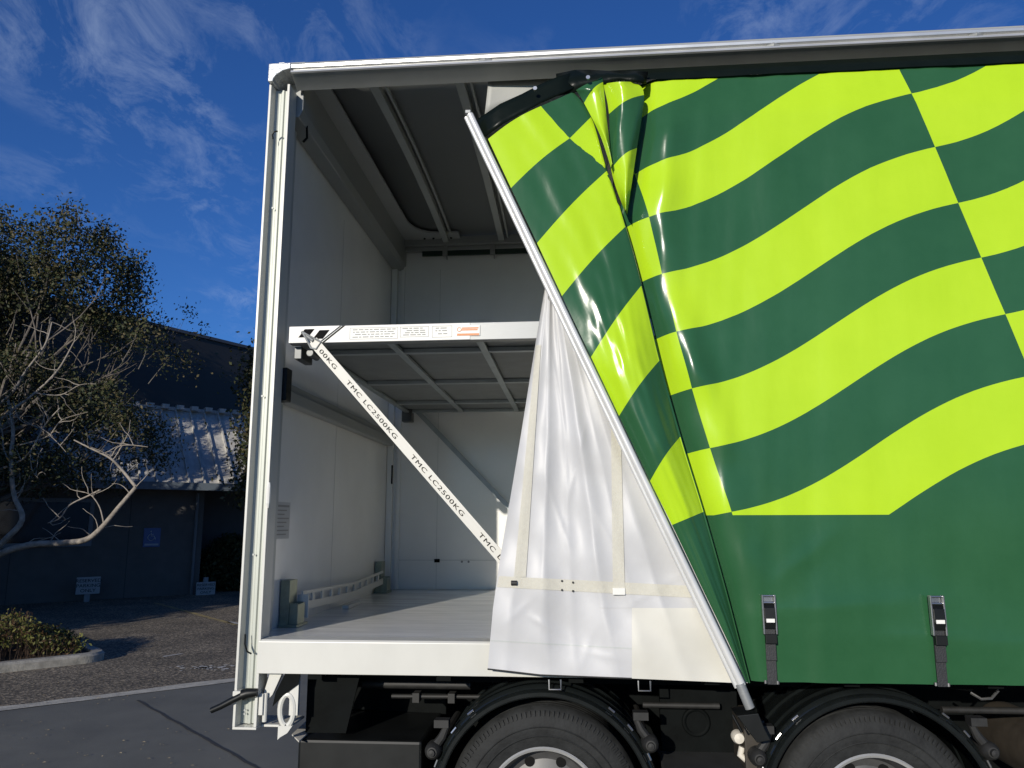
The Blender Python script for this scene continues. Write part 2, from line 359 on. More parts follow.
# tall tree at the left with its trunk outside the frame
def top_z(x): return interp(x, [-13, -9.4, -8.85, -8.5, -8.25, -7.95, -7.6, -7.2, -6.7, -6.3, -5.9, -5.5, -5.3], [6.6, 7.6, 7.4, 6.8, 4.9, 5.1, 6.9, 7.1, 6.6, 5.9, 5.0, 4.4, 0])
def tree_a():
    base = Vector((-9.5, 9.3, G))
    t = thing('street_tree', base, 'tall grey-green tree with pale bare limbs in front of the low building', 'tree')
    tb = MB(); tips = []
    tb.tube([base, base+Vector((.1, -.1, 1.0)), base+Vector((.15, -.3, 2.0)), base+Vector((.2, -.2, 3.0))], [.24, .19, .17, .14], n=10)
    starts = [((.15, -.3, 1.8), (.75, -.1, .55), 2.3, .09), ((.15, -.3, 2.0), (.55, .2, .95), 2.6, .10), ((.2, -.2, 2.8), (.1, 0, 1), 2.4, .09), ((.2, -.2, 2.6), (.45, -.2, 1.0), 2.6, .09),
              ((.15, -.3, 2.2), (-.8, .1, .8), 2.3, .09), ((.15, -.2, 2.2), (.7, .3, .5), 2.1, .08), ((.2, -.2, 3.0), (-.3, -.3, 1), 2.2, .08), ((.1, -.1, 1.6), (.85, .0, .22), 2.0, .07), ((.1, -.1, 2.3), (.80, -.35, .62), 2.2, .07)]
    PRUNE[0] = lambda q: q.x < -5.9 and q.z < top_z(q.x)-.25
    for s, d, ln, rd in starts: grow(base+Vector(s), Vector(d).normalized(), ln, rd, 3, tb, tips)
    PRUNE[0] = None
    tb.build('trunk', mat('grey_bark', (.16, .14, .12), .9, rgb2=(.07, .06, .05), scale=12, bump=.6, bscale=30), t, smooth=50, whole=True)
    lb = MB()
    # keep the crown inside the outline of the photographed tree
    def keep(q):
        if q.z < 1.75 and q.x > -8.6: return False
        zz = top_z(q.x)
        if q.x > -5.95 and q.z < 4.2: return False
        lo = interp(q.x, [-9, -8, -7, -6.4, -6.0, -5.6], [1.8, 2.4, 2.3, 2.6, 3.1, 3.8])
        sa = q.x-.31*q.y; sb = q.z+.286*q.y
        aw = sa > -11.75 and 5.95 < sb < 8.4; wd_ = sa > -11.9 and 4.9 < sb < 5.95
        if math.sin(sa*4.6+1.1*math.sin(sb*2))+math.sin(sb*3.9+sa*1.4) > (-.85 if aw else 0 if wd_ else 1.1): return False  # clusters dropped along the sun's path so dappled light reaches awning and wall
        return lo < q.z < zz
    crown_leaves(lb, tips, 70, .13, .032, keep)
    ex = []
    tw = MB()
    for i in range(1900):
        x = random.uniform(-9.6, -5.5); z = random.uniform(2.3, 7.3); y = 9.3+random.gauss(0, .9 if z < 4.6 else .45); q = Vector((x, y, z))
        dens = 1.0 if z < 4.6 else .55
        if keep(q) and random.random() < dens:
            ex.append((q, None, 0))
            if random.random() < .25:
                c0 = Vector((-9.2, 9.2, 1.5)); dd = (q-c0).normalized(); dd = (dd+Vector((random.gauss(0, .25), random.gauss(0, .25), random.gauss(.2, .2)))).normalized(); m0 = q-dd*.55
                tw.tube([m0, (m0+q)/2+Vector((random.gauss(0, .03), random.gauss(0, .03), -.03)), q+dd*.05], [.010, .007, .003], n=4, cap=False)
    lb.add(tw.v, tw.f, 3)
    crown_leaves(lb, ex, 92, .14, .032, keep)
    lb.build('crown', LM+[mat('twig_bark', (.11, .10, .085), .9, var=.2)], t, fix=False, whole=True)
    # long bare limbs in the sun in front of the crown
    def limb(px, rad, Y=8.1):
        mb = MB(); P = [Vector(at(x, y, 1, Y+dy)) for x, y, dy in px]
        Q = []; 
        for i in range(len(P)-1):
            p0, p1, p2, p3 = P[max(i-1, 0)], P[i], P[i+1], P[min(i+2, len(P)-1)]
            for k in range(5):
                s = k/5; Q.append(.5*((2*p1)+(p2-p0)*s+(2*p0-5*p1+4*p2-p3)*s*s+(3*p1-p0-3*p2+p3)*s**3))
        Q.append(P[-1]); n = len(Q); mb.tube(Q, [rad[0]+(rad[1]-rad[0])*i/(n-1) for i in range(n)], n=8); return mb, Q
    LB = [([(-60, 640, 1.1), (-20, 572, .3), (0, 554, 0), (30, 545, 0), (60, 543, 0), (85, 540, 0), (101, 528, 0), (118, 508, 0), (136, 487, 0)], (.062, .030)),
          ([(-30, 580, .4), (0, 545, 0), (22, 520, 0), (14, 495, 0), (11, 460, 0), (13, 430, 0), (8, 400, 0)], (.05, .022)),
          ([(-10, 430, .2), (10, 412, 0), (35, 393, 0), (58, 370, 0), (74, 342, 0)], (.028, .010)),
          ([(-10, 412, .3), (12, 393, 0), (25, 372, 0), (45, 345, 0), (52, 322, 0)], (.026, .009)),
          ([(-10, 472, .2), (14, 464, 0), (30, 452, 0), (45, 425, 0), (60, 408, 0)], (.022, .008)),
          ([(136, 487, 0), (122, 470, .1), (110, 458, 0), (90, 448, 0), (74, 440, 0)], (.026, .010)),
          ([(112, 456, 0), (118, 447, 0), (130, 445, 0), (148, 447, 0)], (.012, .005)),
          ([(100, 490, 0), (88, 496, .1), (70, 505, 0), (60, 518, 0), (48, 523, 0)], (.016, .007)),
          ([(104, 525, 0), (100, 508, 0), (92, 496, 0), (84, 492, 0)], (.012, .005)),
          ([(35, 393, 0), (60, 395, 0), (80, 385, 0), (96, 384, 0)], (.012, .005)),
          ([(12, 465, 0), (4, 450, 0), (2, 430, 0), (-4, 410, 0)], (.014, .007)),
          ([(30, 452, 0), (32, 470, 0), (38, 478, 0)], (.010, .005)),
          ([(20, 445, 0), (48, 436, 0), (62, 420, 0), (88, 412, 0)], (.012, .005)),
          ([(13, 400, 0), (20, 420, 0), (40, 428, .1), (55, 440, 0), (66, 452, 0)], (.010, .004))]
    for px, rad in LB:
        mb, Q = limb(px, rad)
        for k in range(len(Q)//4):
            q = Q[random.randint(len(Q)//3, len(Q)-1)]; d = Vector((random.gauss(.1, .8), random.gauss(0, .5), random.gauss(.4, .6))).normalized(); pts = [q]
            for j in range(5): d = (d+Vector((random.gauss(0, .25), 0, random.gauss(.05, .25)))).normalized(); pts.append(pts[-1]+d*.09)
            mb.tube(pts, [.008, .007, .006, .005, .004, .003], n=4, cap=False)
        mb.build('limb', BARK, t, smooth=50, whole=True)
    return t
tree_a()

def simple_tree(name, base, h, rad, label, n=420, per=24, lo=.25, trunk_h=.5, seedv=1, size=.07):
    random.seed(seedv); base = Vector(base)
    t = thing(name, base, label, 'tree'); tb = MB(); tips = []
    tb.tube([base, base+Vector((.05, 0, h*.3)), base+Vector((0, .05, h*.7))], [.16, .12, .06], n=8)
    for k in range(9):
        a = k*2.4; z = h*(.28+.06*k); grow(base+Vector((0, 0, z)), Vector((math.cos(a), math.sin(a), .6)).normalized(), rad*.55, .04, 2, tb, tips)
    tb.build('trunk', BARK, t, smooth=50, whole=True)
    ex = []
    for i in range(n):
        while True:
            p = Vector((random.uniform(-1, 1), random.uniform(-1, 1), random.uniform(-1, 1)))
            if p.length < 1: break
        q = base+Vector((p.x*rad, p.y*rad, h*(lo+(1-lo)*(p.z*.5+.5))))
        ex.append((q, None, 0))
    lb = MB(); crown_leaves(lb, ex+tips, per, .24, size); lb.build('crown', LM, t, fix=False, whole=True); return t
simple_tree('small_tree', (-5.0, 13.0, G), 6.0, .75, 'slender dark tree just behind the white rear post of the truck', n=260, per=40, lo=.3, seedv=5, size=.05)
simple_tree('background_tree', (-11.0, 11.4, G), 5.6, 1.35, 'dark dense tree close against the low building, behind the bare limbs of the street tree', n=420, per=60, lo=.22, seedv=9, size=.045)
simple_tree('shade_tree', (-12.3, 5.6, G), 5.2, 2.4, 'unseen dense tree added out to the left to shade the low building', n=900, per=26, lo=.12, seedv=6, size=.11)  # out of view, added as a shadow caster; low enough to leave the awning lit
simple_tree('low_shade_tree', (-10.6, 1.2, G), 4.6, 2.2, 'unseen broad bushy tree added far left to shade the ground and wall foot', n=800, per=24, lo=.10, seedv=8, size=.11)  # second unseen caster, added to shade the lower wall and ground

def hedge():
    random.seed(3)
    t = thing('hedge', isl(-1.9, .9, G+.07), 'low olive-green hedge clump growing in the kerbed bed by the road', 'hedge')
    lb = MB(); tw = MB(); P = []
    HM = [leaf_mat('hedge_leaf_green', (.12, .125, .025), (.06, .07, .02)), leaf_mat('hedge_leaf_yellow', (.15, .14, .04), (.08, .08, .025)), leaf_mat('hedge_leaf_brown', (.09, .05, .025), (.05, .03, .015))]
    for i in range(1500):
        s = -4.2*random.random()-.22; q = .2+1.1*random.random()
        top = .40*min(1, ((-s-.1)/.45)**.5)*(1-.35*abs((q-.75)/.6)**2)*(.85+.25*math.sin(s*5)+.1*math.sin(s*13))
        z = top*random.uniform(.15, 1.0)**.6; x, y, _ = isl(s, q, 0)
        P.append((x, y, G+.08+z)); 
        b = Vector(isl(s*1.0, q, G+.07)); e = Vector((x+random.gauss(0, .03), y+random.gauss(0, .03), G+.10+z*1.1))
        tw.tube([b, (b+e)/2+Vector((random.gauss(0, .02), random.gauss(0, .02), 0)), e], [.004, .003, .002], n=3, cap=False)
    P = np.repeat(np.array(P), 16, 0); P = P+rng.normal(size=P.shape)*np.array([.045, .045, .03])
    leaves(lb, P, .020, 3, aspect=2.2)
    lb.build('foliage', HM, t, fix=False, whole=True); tw.build('stems', mat('hedge_twig', (.16, .10, .06), .9, var=.2), t, whole=True)
hedge()

# ---------------------------------------------------------------- buildings
BN = np.array([.676, -.737, 0]); BD = Vector((.737, .676, 0)); B0 = Vector((-8.50, 12.27, 0)); BNv = Vector(BN)
def bw(s, q, z): p = B0+BD*s+BNv*q; return (p.x, p.y, z)
def bbox(mb, s0, s1, q0, q1, z0, z1, m=0):
    mb.add([bw(s0,q0,z0),bw(s1,q0,z0),bw(s1,q1,z0),bw(s0,q1,z0),bw(s0,q0,z1),bw(s1,q0,z1),bw(s1,q1,z1),bw(s0,q1,z1)],
           [(0,3,2,1),(4,5,6,7),(0,1,5,4),(1,2,6,5),(2,3,7,6),(3,0,4,7)], m)
bl = thing('low_building', bw(-3, -2, G), 'low blue-grey rendered building with a pale ribbed metal awning roof behind the tree', 'building')
wallm = mat('blue_grey_render', (.088, .084, .078), .8, var=.12, scale=4, bump=.15, bscale=50)
g = MB(); bbox(g, -12, 2.12, -6, 0, G, 2.5); g.build('wall', wallm, bl)
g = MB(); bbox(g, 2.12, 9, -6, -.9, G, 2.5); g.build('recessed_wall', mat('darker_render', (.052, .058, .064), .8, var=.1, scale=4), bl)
# window with frame
g = MB(); bbox(g, -4.4, -.10, .002, .05, 2.06, 2.14); bbox(g, -4.4, -.10, .002, .06, 1.17, 1.25); bbox(g, -.18, -.10, .002, .05, 1.25, 2.06); bbox(g, -2.2, -2.12, .002, .05, 1.25, 2.06); bbox(g, -4.4, -4.32, .002, .05, 1.25, 2.06)
wf = g.build('window', mat('painted_frame', (.13, .15, .17), .5), bl)
g = MB(); bbox(g, -4.32, -.18, .004, .02, 1.25, 2.06); g.build('pane', mat('dark_glass', (.008, .010, .014), .08), wf)
g = MB(); g.tube([bw(1.95, .06, G), bw(1.95, .06, 2.3)], .035, n=10); g.build('downpipe', mat('downpipe_paint', (.11, .12, .13), .5), bl)
g = MB()
for s_j in (-1.5, .6): bbox(g, s_j, s_j+.012, .001, .004, G, 2.33)
g.build('wall_joint', mat('joint_dark', (.03, .034, .038), .8), bl)
# awning: rises from the eave back to the upper wall, with standing seams
awm = mat('weathered_zinc', (.47, .455, .42), .5, .1, var=.18, scale=4, vscale=(3, 3, .6))
g = MB(); q0, q1, z0, z1 = .5, -1.15, 2.44, 4.30
g.add([bw(-12,q0,z0),bw(9,q0,z0),bw(9,q1,z1),bw(-12,q1,z1),bw(-12,q0,z0-.05),bw(9,q0,z0-.05),bw(9,q1,z1-.05),bw(-12,q1,z1-.05)], [(0,1,2,3),(4,5,6,7),(0,1,5,4),(2,3,7,6),(1,2,6,5),(3,0,4,7)])
ng = Vector((BNv*(z1-z0))+Vector((0, 0, q0-q1))).normalized()
s = -11.9
while s < 8.9:
    a = Vector(bw(s, q0, z0))+ng*.03; b = Vector(bw(s, q1, z1))+ng*.03; g.bar(a, b, .035, .07, ng); s += .33
g.build('awning_roof', awm, bl)
g = MB(); bbox(g, -12, 9, .50, .58, 2.34, 2.50); bbox(g, -12, 9, .0, .50, 2.36, 2.385); g.build('fascia_gutter', mat('fascia_paint', (.12, .145, .17), .5, var=.1), bl)
g = MB(); bbox(g, -12, 9, -1.35, -1.10, 4.28, 4.36)
s = -11.9
while s < 8.9: bbox(g, s, s+.16, -1.12, -.96, 4.30, 4.40); s += .33*1.0
g.build('ridge_capping', awm, bl, whole=True)
# big charcoal building behind
ua, ub = Vector(at(170, 328, 2, 6.4)), Vector(at(240, 345, 2, 6.4)); ud = (ub-ua).normalized(); un = Vector((ud.y, -ud.x, 0))
ud3 = lambda s, q, z: (ua.x+ud.x*s-un.x*q, ua.y+ud.y*s-un.y*q, z)
dbm = mat('charcoal_cladding', (.019, .019, .020), .6, var=.12, scale=2, vscale=(1, 1, .2))
ubd = thing('warehouse', ud3(0, 4, G), 'big plain charcoal-clad building rising behind the awning roof', 'building')
def ubox(mb, s0, s1, q0, q1, z0, z1):
    mb.add([ud3(s0,q0,z0),ud3(s1,q0,z0),ud3(s1,q1,z0),ud3(s0,q1,z0),ud3(s0,q0,z1),ud3(s1,q0,z1),ud3(s1,q1,z1),ud3(s0,q1,z1)], [(0,3,2,1),(4,5,6,7),(0,1,5,4),(1,2,6,5),(2,3,7,6),(3,0,4,7)])
g = MB(); ubox(g, -16, 14, 0, 10, G, 6.34); g.build('wall', dbm, ubd)
g = MB(); ubox(g, -16.05, 14.05, -.05, 10, 6.34, 6.42); g.build('parapet_flashing', mat('flashing', (.05, .055, .065), .5), ubd)
g = MB(); c0 = Vector(ud3(4.3, -.12, 5.75)); g.ring([(0, -.05), (.05, -.05), (.06, 0), (.05, .05), (0, .05)], c0, n=16); g.build('wall_lamp', M['offwhite'], ubd, smooth=True)

# small signs in front of the wall
sp = mat('sign_white', (.30, .31, .31), .5, var=.05); post = mat('sign_post', (.22, .23, .23), .6)
def ground_sign(px0, px1, py0, py1, q, lab, knob=False):
    n = BN; p0 = np.array(B0)+BN*q
    A = Vector(at_plane(px0, (py0+py1)/2, p0, n)); Bq = Vector(at_plane(px1, (py0+py1)/2, p0, n)); c = (A+Bq)/2; wd = (Bq-A).length
    top = at_plane((px0+px1)/2, py0, p0, n)[2]; bot = at_plane((px0+px1)/2, py1, p0, n)[2]; 
    t = thing('parking_sign', (c.x, c.y, G), lab, 'sign', 'white reserved parking signs at the foot of the wall')
    def P(s, qq, z): v = c+BD*s+BNv*qq; return (v.x, v.y, z)
    def bx_(mb, s0, s1, qa, qb, za, zb): mb.add([P(s0,qa,za),P(s1,qa,za),P(s1,qb,za),P(s0,qb,za),P(s0,qa,zb),P(s1,qa,zb),P(s1,qb,zb),P(s0,qb,zb)], [(0,3,2,1),(4,5,6,7),(0,1,5,4),(1,2,6,5),(2,3,7,6),(3,0,4,7)])
    g = MB(); bx_(g, -wd/2, wd/2, 0, .02, bot, top); g.build('panel', sp, t, bevel=.004)
    g = MB(); bx_(g, -.05, .05, -.05, -.005, G, top+(.10 if knob else -.02)); g.build('post', post, t)
    h = top-bot
    for k, tx in enumerate(('RESERVED', 'PARKING', 'ONLY')):
        text_obj('lettering', tx, h*.27, P(0, .022, top-h*(.30+.29*k)), BD, (0, 0, 1), M['ink'], t, align='CENTER', squash=1.15)
ground_sign(76, 100, 577, 594, .4, 'small white parking sign on a short post, left one, below the accessible symbol sign')
ground_sign(196, 215, 582, 595, .3, 'small white parking sign on a taller peg, beside the rear post of the truck', True)
# accessible parking sign on the wall
p0 = Vector(at_plane(152, 537, np.array(B0)+BN*.02, BN))
sg = thing('accessible_sign', (p0.x, p0.y, 1.12), 'square blue accessible parking sign with wheelchair symbol on the blue-grey wall', 'sign')
def P(s, q, z): v = Vector((p0.x, p0.y, 0))+BD*s+BNv*q; return (v.x, v.y, z)
def sbox(mb, s0, s1, qa, qb, za, zb): mb.add([P(s0,qa,za),P(s1,qa,za),P(s1,qb,za),P(s0,qb,za),P(s0,qa,zb),P(s1,qa,zb),P(s1,qb,zb),P(s0,qb,zb)], [(0,3,2,1),(4,5,6,7),(0,1,5,4),(1,2,6,5),(2,3,7,6),(3,0,4,7)])
g = MB(); sbox(g, -.17, .17, -.018, .0, 1.13, 1.53); g.build('panel', mat('sign_blue', (.06, .10, .24), .5), sg)
g = MB(); C = lambda u, v: P(u, .006, 1.36+v)
g.tube([C(-.02+.065*math.cos(a), -.03+.065*math.sin(a)) for a in np.linspace(R(110), R(350), 16)], .008, n=5)
g.tube([C(-.025, .07), C(-.02, 0), C(.04, 0), (C(.07, -.07))], .009, n=5); g.tube([C(-.02, .035), C(.03, .035)], .007, n=5)
g.tube([C(-.03, .085), C(-.03, .11)], .016, n=8); g.build('wheelchair_symbol', mat('sign_symbol', (.35, .38, .42), .5), sg, whole=True)
g = MB(); sbox(g, -.14, .14, .001, .004, 1.16, 1.20); g.build('text_strip', mat('sign_strip', (.28, .30, .34), .5), sg)

# rounded dark bush by the recessed wall
def bush():
    random.seed(11); bp_ = Vector(bw(2.9, -.35, G)); t = thing('bush', (bp_.x, bp_.y, G), 'round dark bush growing against the recessed wall beside the taller peg sign', 'bush')
    P_ = []
    for i in range(500):
        v = Vector((random.gauss(0, 1), random.gauss(0, 1), random.gauss(0, 1))).normalized()*random.uniform(.5, 1)**.5
        P_.append((bp_.x+v.x*.75, bp_.y+v.y*.6+.2, G+.62+v.z*.6))
    P_ = np.repeat(np.array(P_), 18, 0); P_ = P_+rng.normal(size=P_.shape)*.07; lb = MB(); leaves(lb, P_, .05, 3); lb.build('foliage', [LM[1], LM[1], LM[0]], t, fix=False, whole=True)
    tb = MB()
    for k in range(7): a = k*.9; tb.tube([(bp_.x, bp_.y+.2, G), (bp_.x+.15*math.cos(a), bp_.y+.2+.15*math.sin(a), G+.3), (bp_.x+.45*math.cos(a), bp_.y+.2+.4*math.sin(a), G+.8)], [.03, .02, .008], n=5)
    tb.build('stems', BARK, t)
bush()

# ================================================================ THE TRUCK
LEN = 7.6; BK = 2.45
T = thing('curtainside_truck', (3.0, 1.2, G), 'white curtain-sided truck body with its green and lime checked side curtain pulled open', 'truck')
# load floor and side sill
g = MB(); g.box((.03, .06, 1.06), (LEN, BK, FL)); g.build('load_floor', M['floor'], T)
g = MB(); g.prism([(-.010, 1.013), (-.010, FL-.008), (-.002, FL), (.075, FL+.003), (.075, 1.03), (.045, 1.013)], 0, .0925, LEN); g.build('side_sill', M['cream'], T, bevel=.002)
g = MB(); g.box((.1, BK-.03, 1.0), (LEN, BK+.06, FL+.004)); g.build('side_sill', M['cream'], T)
# rear post: a channel section with an outer and an inner flange
g = MB()
prof = [(.001, -.012), (.012, -.012), (.015, .030), (.015, .085), (.001, .085)]
g.prism(prof, 2, .800, 3.72); g.prism([(.086, .030), (.090, -.008), (.102, -.008), (.102, .085), (.086, .085)], 2, .800, 3.72)
g.box((.0145, .060, .800), (.0865, .084, 3.72))
tk = MB(); tk.prism([(.015, .0595), (.015, .036), (.026, .038), (.032, .042), (.041, .042), (.045, .036), (.057, .036), (.062, .044), (.073, .044), (.078, .036), (.0858, .036), (.0858, .0595)], 2, .803, 3.715)  # web greyer than the flanges: partial shade between them is in its colour
pst = g.build('rear_post', M['cream'], T, bevel=.0015, whole=True); tk.build('post_track', mat('shaded_track_grey', (.40, .42, .38), .5, .25, var=.08, scale=8, vscale=(1, 1, .3)), pst, smooth=30)
g = MB(); g.box((.001, -.012, .790), (.104, .20, .7995)); g.box((.002, .088, .80), (.014, .22, 1.06)); g.box((.1045, .04, .790), (.235, .20, .7995)); 
g.prism([(.135, 1.012), (.19, 1.012), (.15, .92), (.112, .88), (.112, .93)], 1, .03, .05); 
g.build('post_foot', M['cream'], T, bevel=.002)
# foot hardware: latch tube, slide plate and D-ring
g = MB(); g.tube([(.125, .02, .93), (.125, .02, .815)], .010, n=10); g.box((.104, .0, .845), (.122, .02, .93)); g.build('latch_plate', M['cream'], T, bevel=.002)
g = MB(); ring = [(.215+.030*math.cos(a), .035, .860+.062*math.sin(a)) for a in np.linspace(R(-80), R(260), 22)]; g.tube(ring, .012, n=8); g.box((.225, .03, .84), (.262, .05, 1.012)); g.build('lashing_ring', M['cream'], T, smooth=40)
g = MB(); g.prism([(.185, .80), (.245, .80), (.225, .772), (.195, .755), (.185, .745)], 1, .02, .035); g.build('mud_tab', M['cream'], T)
g = MB(); g.prism([(.205, 1.011), (.27, 1.011), (.262, .965), (.20, .92), (.155, .875), (.165, .93)], 1, .024, .028); g.prism([(.262, 1.011), (.50, 1.011), (.44, .745), (.262, .745)], 1, .14, .15); g.build('gusset', M['chassis'], T)
g = MB(); g.box((.002, -.03, .925), (.104, .02, .945)); g.build('lever_bracket', M['cream'], T, bevel=.002)
g = MB(); g.tube([(-.085, -.03, .868), (-.045, -.03, .885), (.0, -.028, .908), (.05, -.026, .932)], [.012, .0125, .0135, .014], n=10); g.tube([(.045, -.026, .930), (.065, -.026, .937), (.105, -.02, .940)], [.023, .021, .016], n=10)
g.build('ratchet_lever', M['black'], T, smooth=40)
g = MB(); g.tube([(.03, .0, 1.17), (.032, -.004, 1.13), (.045, -.006, 1.10), (.062, 0, 1.09)], .004, n=6)
g.tube([(.03, .0, 3.44), (.028, -.006, 3.46), (.038, -.008, 3.475), (.05, 0, 3.48)], .004, n=6); g.build('cable_stub', M['black'], T)
g = MB()
for z in (.86, .90, .845, 3.1, 2.2, 1.5): g.tube([(.038, .024, z), (.038, .018, z)], .005, n=8)
g.build('rivet', M['galv'], T)
# white oval handle on the inner flange
g = MB(); g.tube([(.104, -.010, 1.70), (.104, -.012, 1.72), (.104, -.012, 1.79), (.104, -.010, 1.81)], [.005, .010, .010, .005], n=8); g.build('flange_marker', M['paper'], T)

# left (rear) wall
g = MB(); g.box((.001, .088, 1.0), (.028, BK+.03, 3.90)); wl_ = g.build('rear_wall', M['white'], T)
g = MB(); g.box((.0285, 1.15, 1.153), (.0292, 1.152, 3.5)); g.build('panel_seam', M['grey_edge'], wl_, whole=True)
# inner jamb strip with slots
g = MB(); g.box((.030, .088, 1.152), (.052, .24, 3.72)); jm = g.build('inner_jamb', M['grey_edge'], T, bevel=.002)
g = MB()
for z in (2.32, 2.18, 2.89, 2.70, 3.08): g.box((.0525, .15, z-.035), (.055, .185, z+.035)); 
g.build('slot', M['ink'], jm)
g = MB(); g.tube([(.06, .12, 1.20), (.062, .11, 1.30), (.06, .13, 1.42)], .004, n=6); g.build('rubber_seal', M['ink'], jm)
# header over the rear wall and corner gusset
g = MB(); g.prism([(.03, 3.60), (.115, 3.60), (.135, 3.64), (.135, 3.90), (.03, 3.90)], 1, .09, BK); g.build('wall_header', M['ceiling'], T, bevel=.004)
g = MB(); pl = [(.136, .15), (.225, .15), (.235, 1.95)]+[(.40-.165*math.cos(a), 1.98+.26*math.sin(a)) for a in np.linspace(0, math.pi/2, 9)]+[(.58, 2.25), (.58, BK), (.136, BK)]
g.prism(pl, 2, 3.822, 3.838); gu = g.build('corner_gusset', mat('gusset_plate', (.46, .47, .46), .4, var=.04), T)
g = MB()
for x in (.30, .37, .44, .51): g.tube([(x, 2.34, 3.823), (x, 2.34, 3.814)], .008, n=8)
g.build('bolt', M['ink'], gu)
# roof skin and roof bows
g = MB(); rows = []
for i in range(9):
    y = .02+(BK-.0)*i/8; z = 3.835+.055*math.sin(math.pi*min(1, i/8*.9+.02))
    rows.append([(.0, y, z), (LEN, y, z)])
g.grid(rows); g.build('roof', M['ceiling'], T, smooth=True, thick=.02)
g = MB()
for x in (.465, .90, 1.7, 2.5, 3.3, 4.1, 4.9, 5.7, 6.5): 
    for i in range(8):
        y0 = .06+(BK-.1)*i/8; y1 = .06+(BK-.1)*(i+1)/8; z0 = 3.80+.055*math.sin(math.pi*min(1, i/8*.9+.02)); z1 = 3.80+.055*math.sin(math.pi*min(1, (i+1)/8*.9+.02))
        g.bar((x, y0, z0), (x, y1+.004, z1), .045, .04)
        if i < 8 and x < .95: g.bar((x+.05, y0, z0+.012), (x+.05, y1+.004, z1+.012), .012, .02)
g.build('roof_bow', M['grey_edge'], T)
# side rail with channel, gutter lip and cove
g = MB()
rp = [(.10, 3.812), (-.026, 3.812), (-.030, 3.806), (-.028, 3.794), (-.014, 3.790), (-.014, 3.779), (-.032, 3.776), (-.034, 3.766), (-.026, 3.762), (.02, 3.765), (.10, 3.775)]
g.prism(rp, 0, .112, LEN); g.build('side_rail', M['alu_rail'], T, smooth=25)
g = MB(); cv = [(-.024, 3.7615), (-.008, 3.757), (.010, 3.750), (.028, 3.742), (.046, 3.733), (.060, 3.724), (.066, 3.730), (.06, 3.7615)]
g.prism(cv, 0, .112, LEN); g.build('rail_cove', M['cove'], T, smooth=25)
g = MB()
for x in (1.02, 2.35, 3.24, 4.2, 5.2): g.tube([(x, -.018, 3.785), (x+.03, -.022, 3.787), (x+.06, -.018, 3.785)], [.006, .012, .006], n=8)
g.build('rail_clip', M['galv'], T)
g = MB(); cp = [(.002, 3.722), (.002, 3.816), (.112, 3.816), (.112, 3.785), (.075, 3.777), (.045, 3.757), (.030, 3.738), (.026, 3.722)]
g.prism(cp, 1, -.036, .10); g.build('corner_casting', mat('cast_aluminium', (.50, .52, .53), .45, .5, rgb2=(.36, .38, .40), scale=22, bump=.4, bscale=40), T, bevel=.004)
# far side: rail, rolled curtain strip, brackets, panel
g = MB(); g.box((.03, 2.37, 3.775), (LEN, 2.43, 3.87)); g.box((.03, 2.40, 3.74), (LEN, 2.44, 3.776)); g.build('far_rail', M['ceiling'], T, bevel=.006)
g = MB(); g.box((.27, 2.405, 3.70), (LEN, 2.42, 3.760)); g.build('rolled_curtain_edge', M['cargo_green'], T)
g = MB()
for x in (.435, .81, 1.3, 1.8, 2.3): g.box((x, 2.385, 3.69), (x+.035, 2.40, 3.775)); g.box((x+.03, 2.38, 3.66), (x+.038, 2.40, 3.775))
g.build('hanger_bracket', M['galv'], T)
g = MB(); g.box((.03, BK, FL-.02), (LEN, BK+.03, 3.88)); fw = g.build('far_wall', M['white'], T)
g = MB(); g.box((.03, BK-.045, FL+.002), (.075, BK-.002, 3.74)); g.box((.10, BK-.02, FL+.002), (.13, BK-.001, 3.70)); g.build('corner_pillar', M['white'], fw, bevel=.004)
g = MB(); g.box((.066, BK-.048, 1.92), (.078, BK-.046, 2.06)); g.box((.395, BK-.006, 1.345), (.435, BK-.001, 1.37)); g.build('slot', M['ink'], fw)
g = MB(); g.box((.409, BK-.002, 1.152), (.411, BK-.0005, 3.6)); g.box((.13, BK-.003, 1.36), (LEN, BK-.0005, 1.363)); g.build('panel_seam', M['grey_edge'], fw)
g = MB()
for x in (.60, .65): g.tube([(x, BK-.001, 1.35), (x, BK-.004, 1.35)], .008, n=10)
g.build('screw', M['galv'], fw)
g = MB(); g.box((LEN-.03, .05, FL), (LEN, BK, 3.86)); g.box((LEN-.12, -.01, 1.0), (LEN, .08, 3.72)); g.build('front_wall', M['white'], T)
# black curled ties on the header
g = MB()
def crl(pts): g.tube([Vector(at(x, y, 1, yy)) for x, y, yy in pts], .006, n=6)
crl([(301, 128, .2), (307, 123, .2), (307, 138, .2), (303, 142, .2)]); crl([(383, 236, 2.2), (385, 244, 2.2), (381, 252, 2.2)]); crl([(389, 240, 2.2), (393, 250, 2.2), (389, 258, 2.2), (396, 238, 2.2)])
g.build('cable_tie', M['ink'], T, smooth=True)

# label on the rear wall
g = MB(); g.box((.0285, .255, 1.560), (.0300, .455, 1.735)); lb_ = g.build('wall_notice', mat('notice_plate', (.50, .51, .50), .5), T)
g = MB()
for k in range(8): z = 1.715-.019*k; g.box((.0302, .27, z-.004), (.0308, .44-.03*(k % 3), z+.002 if k else z+.006))
g.build('print_lines', M['inkgrey'], lb_, whole=True)

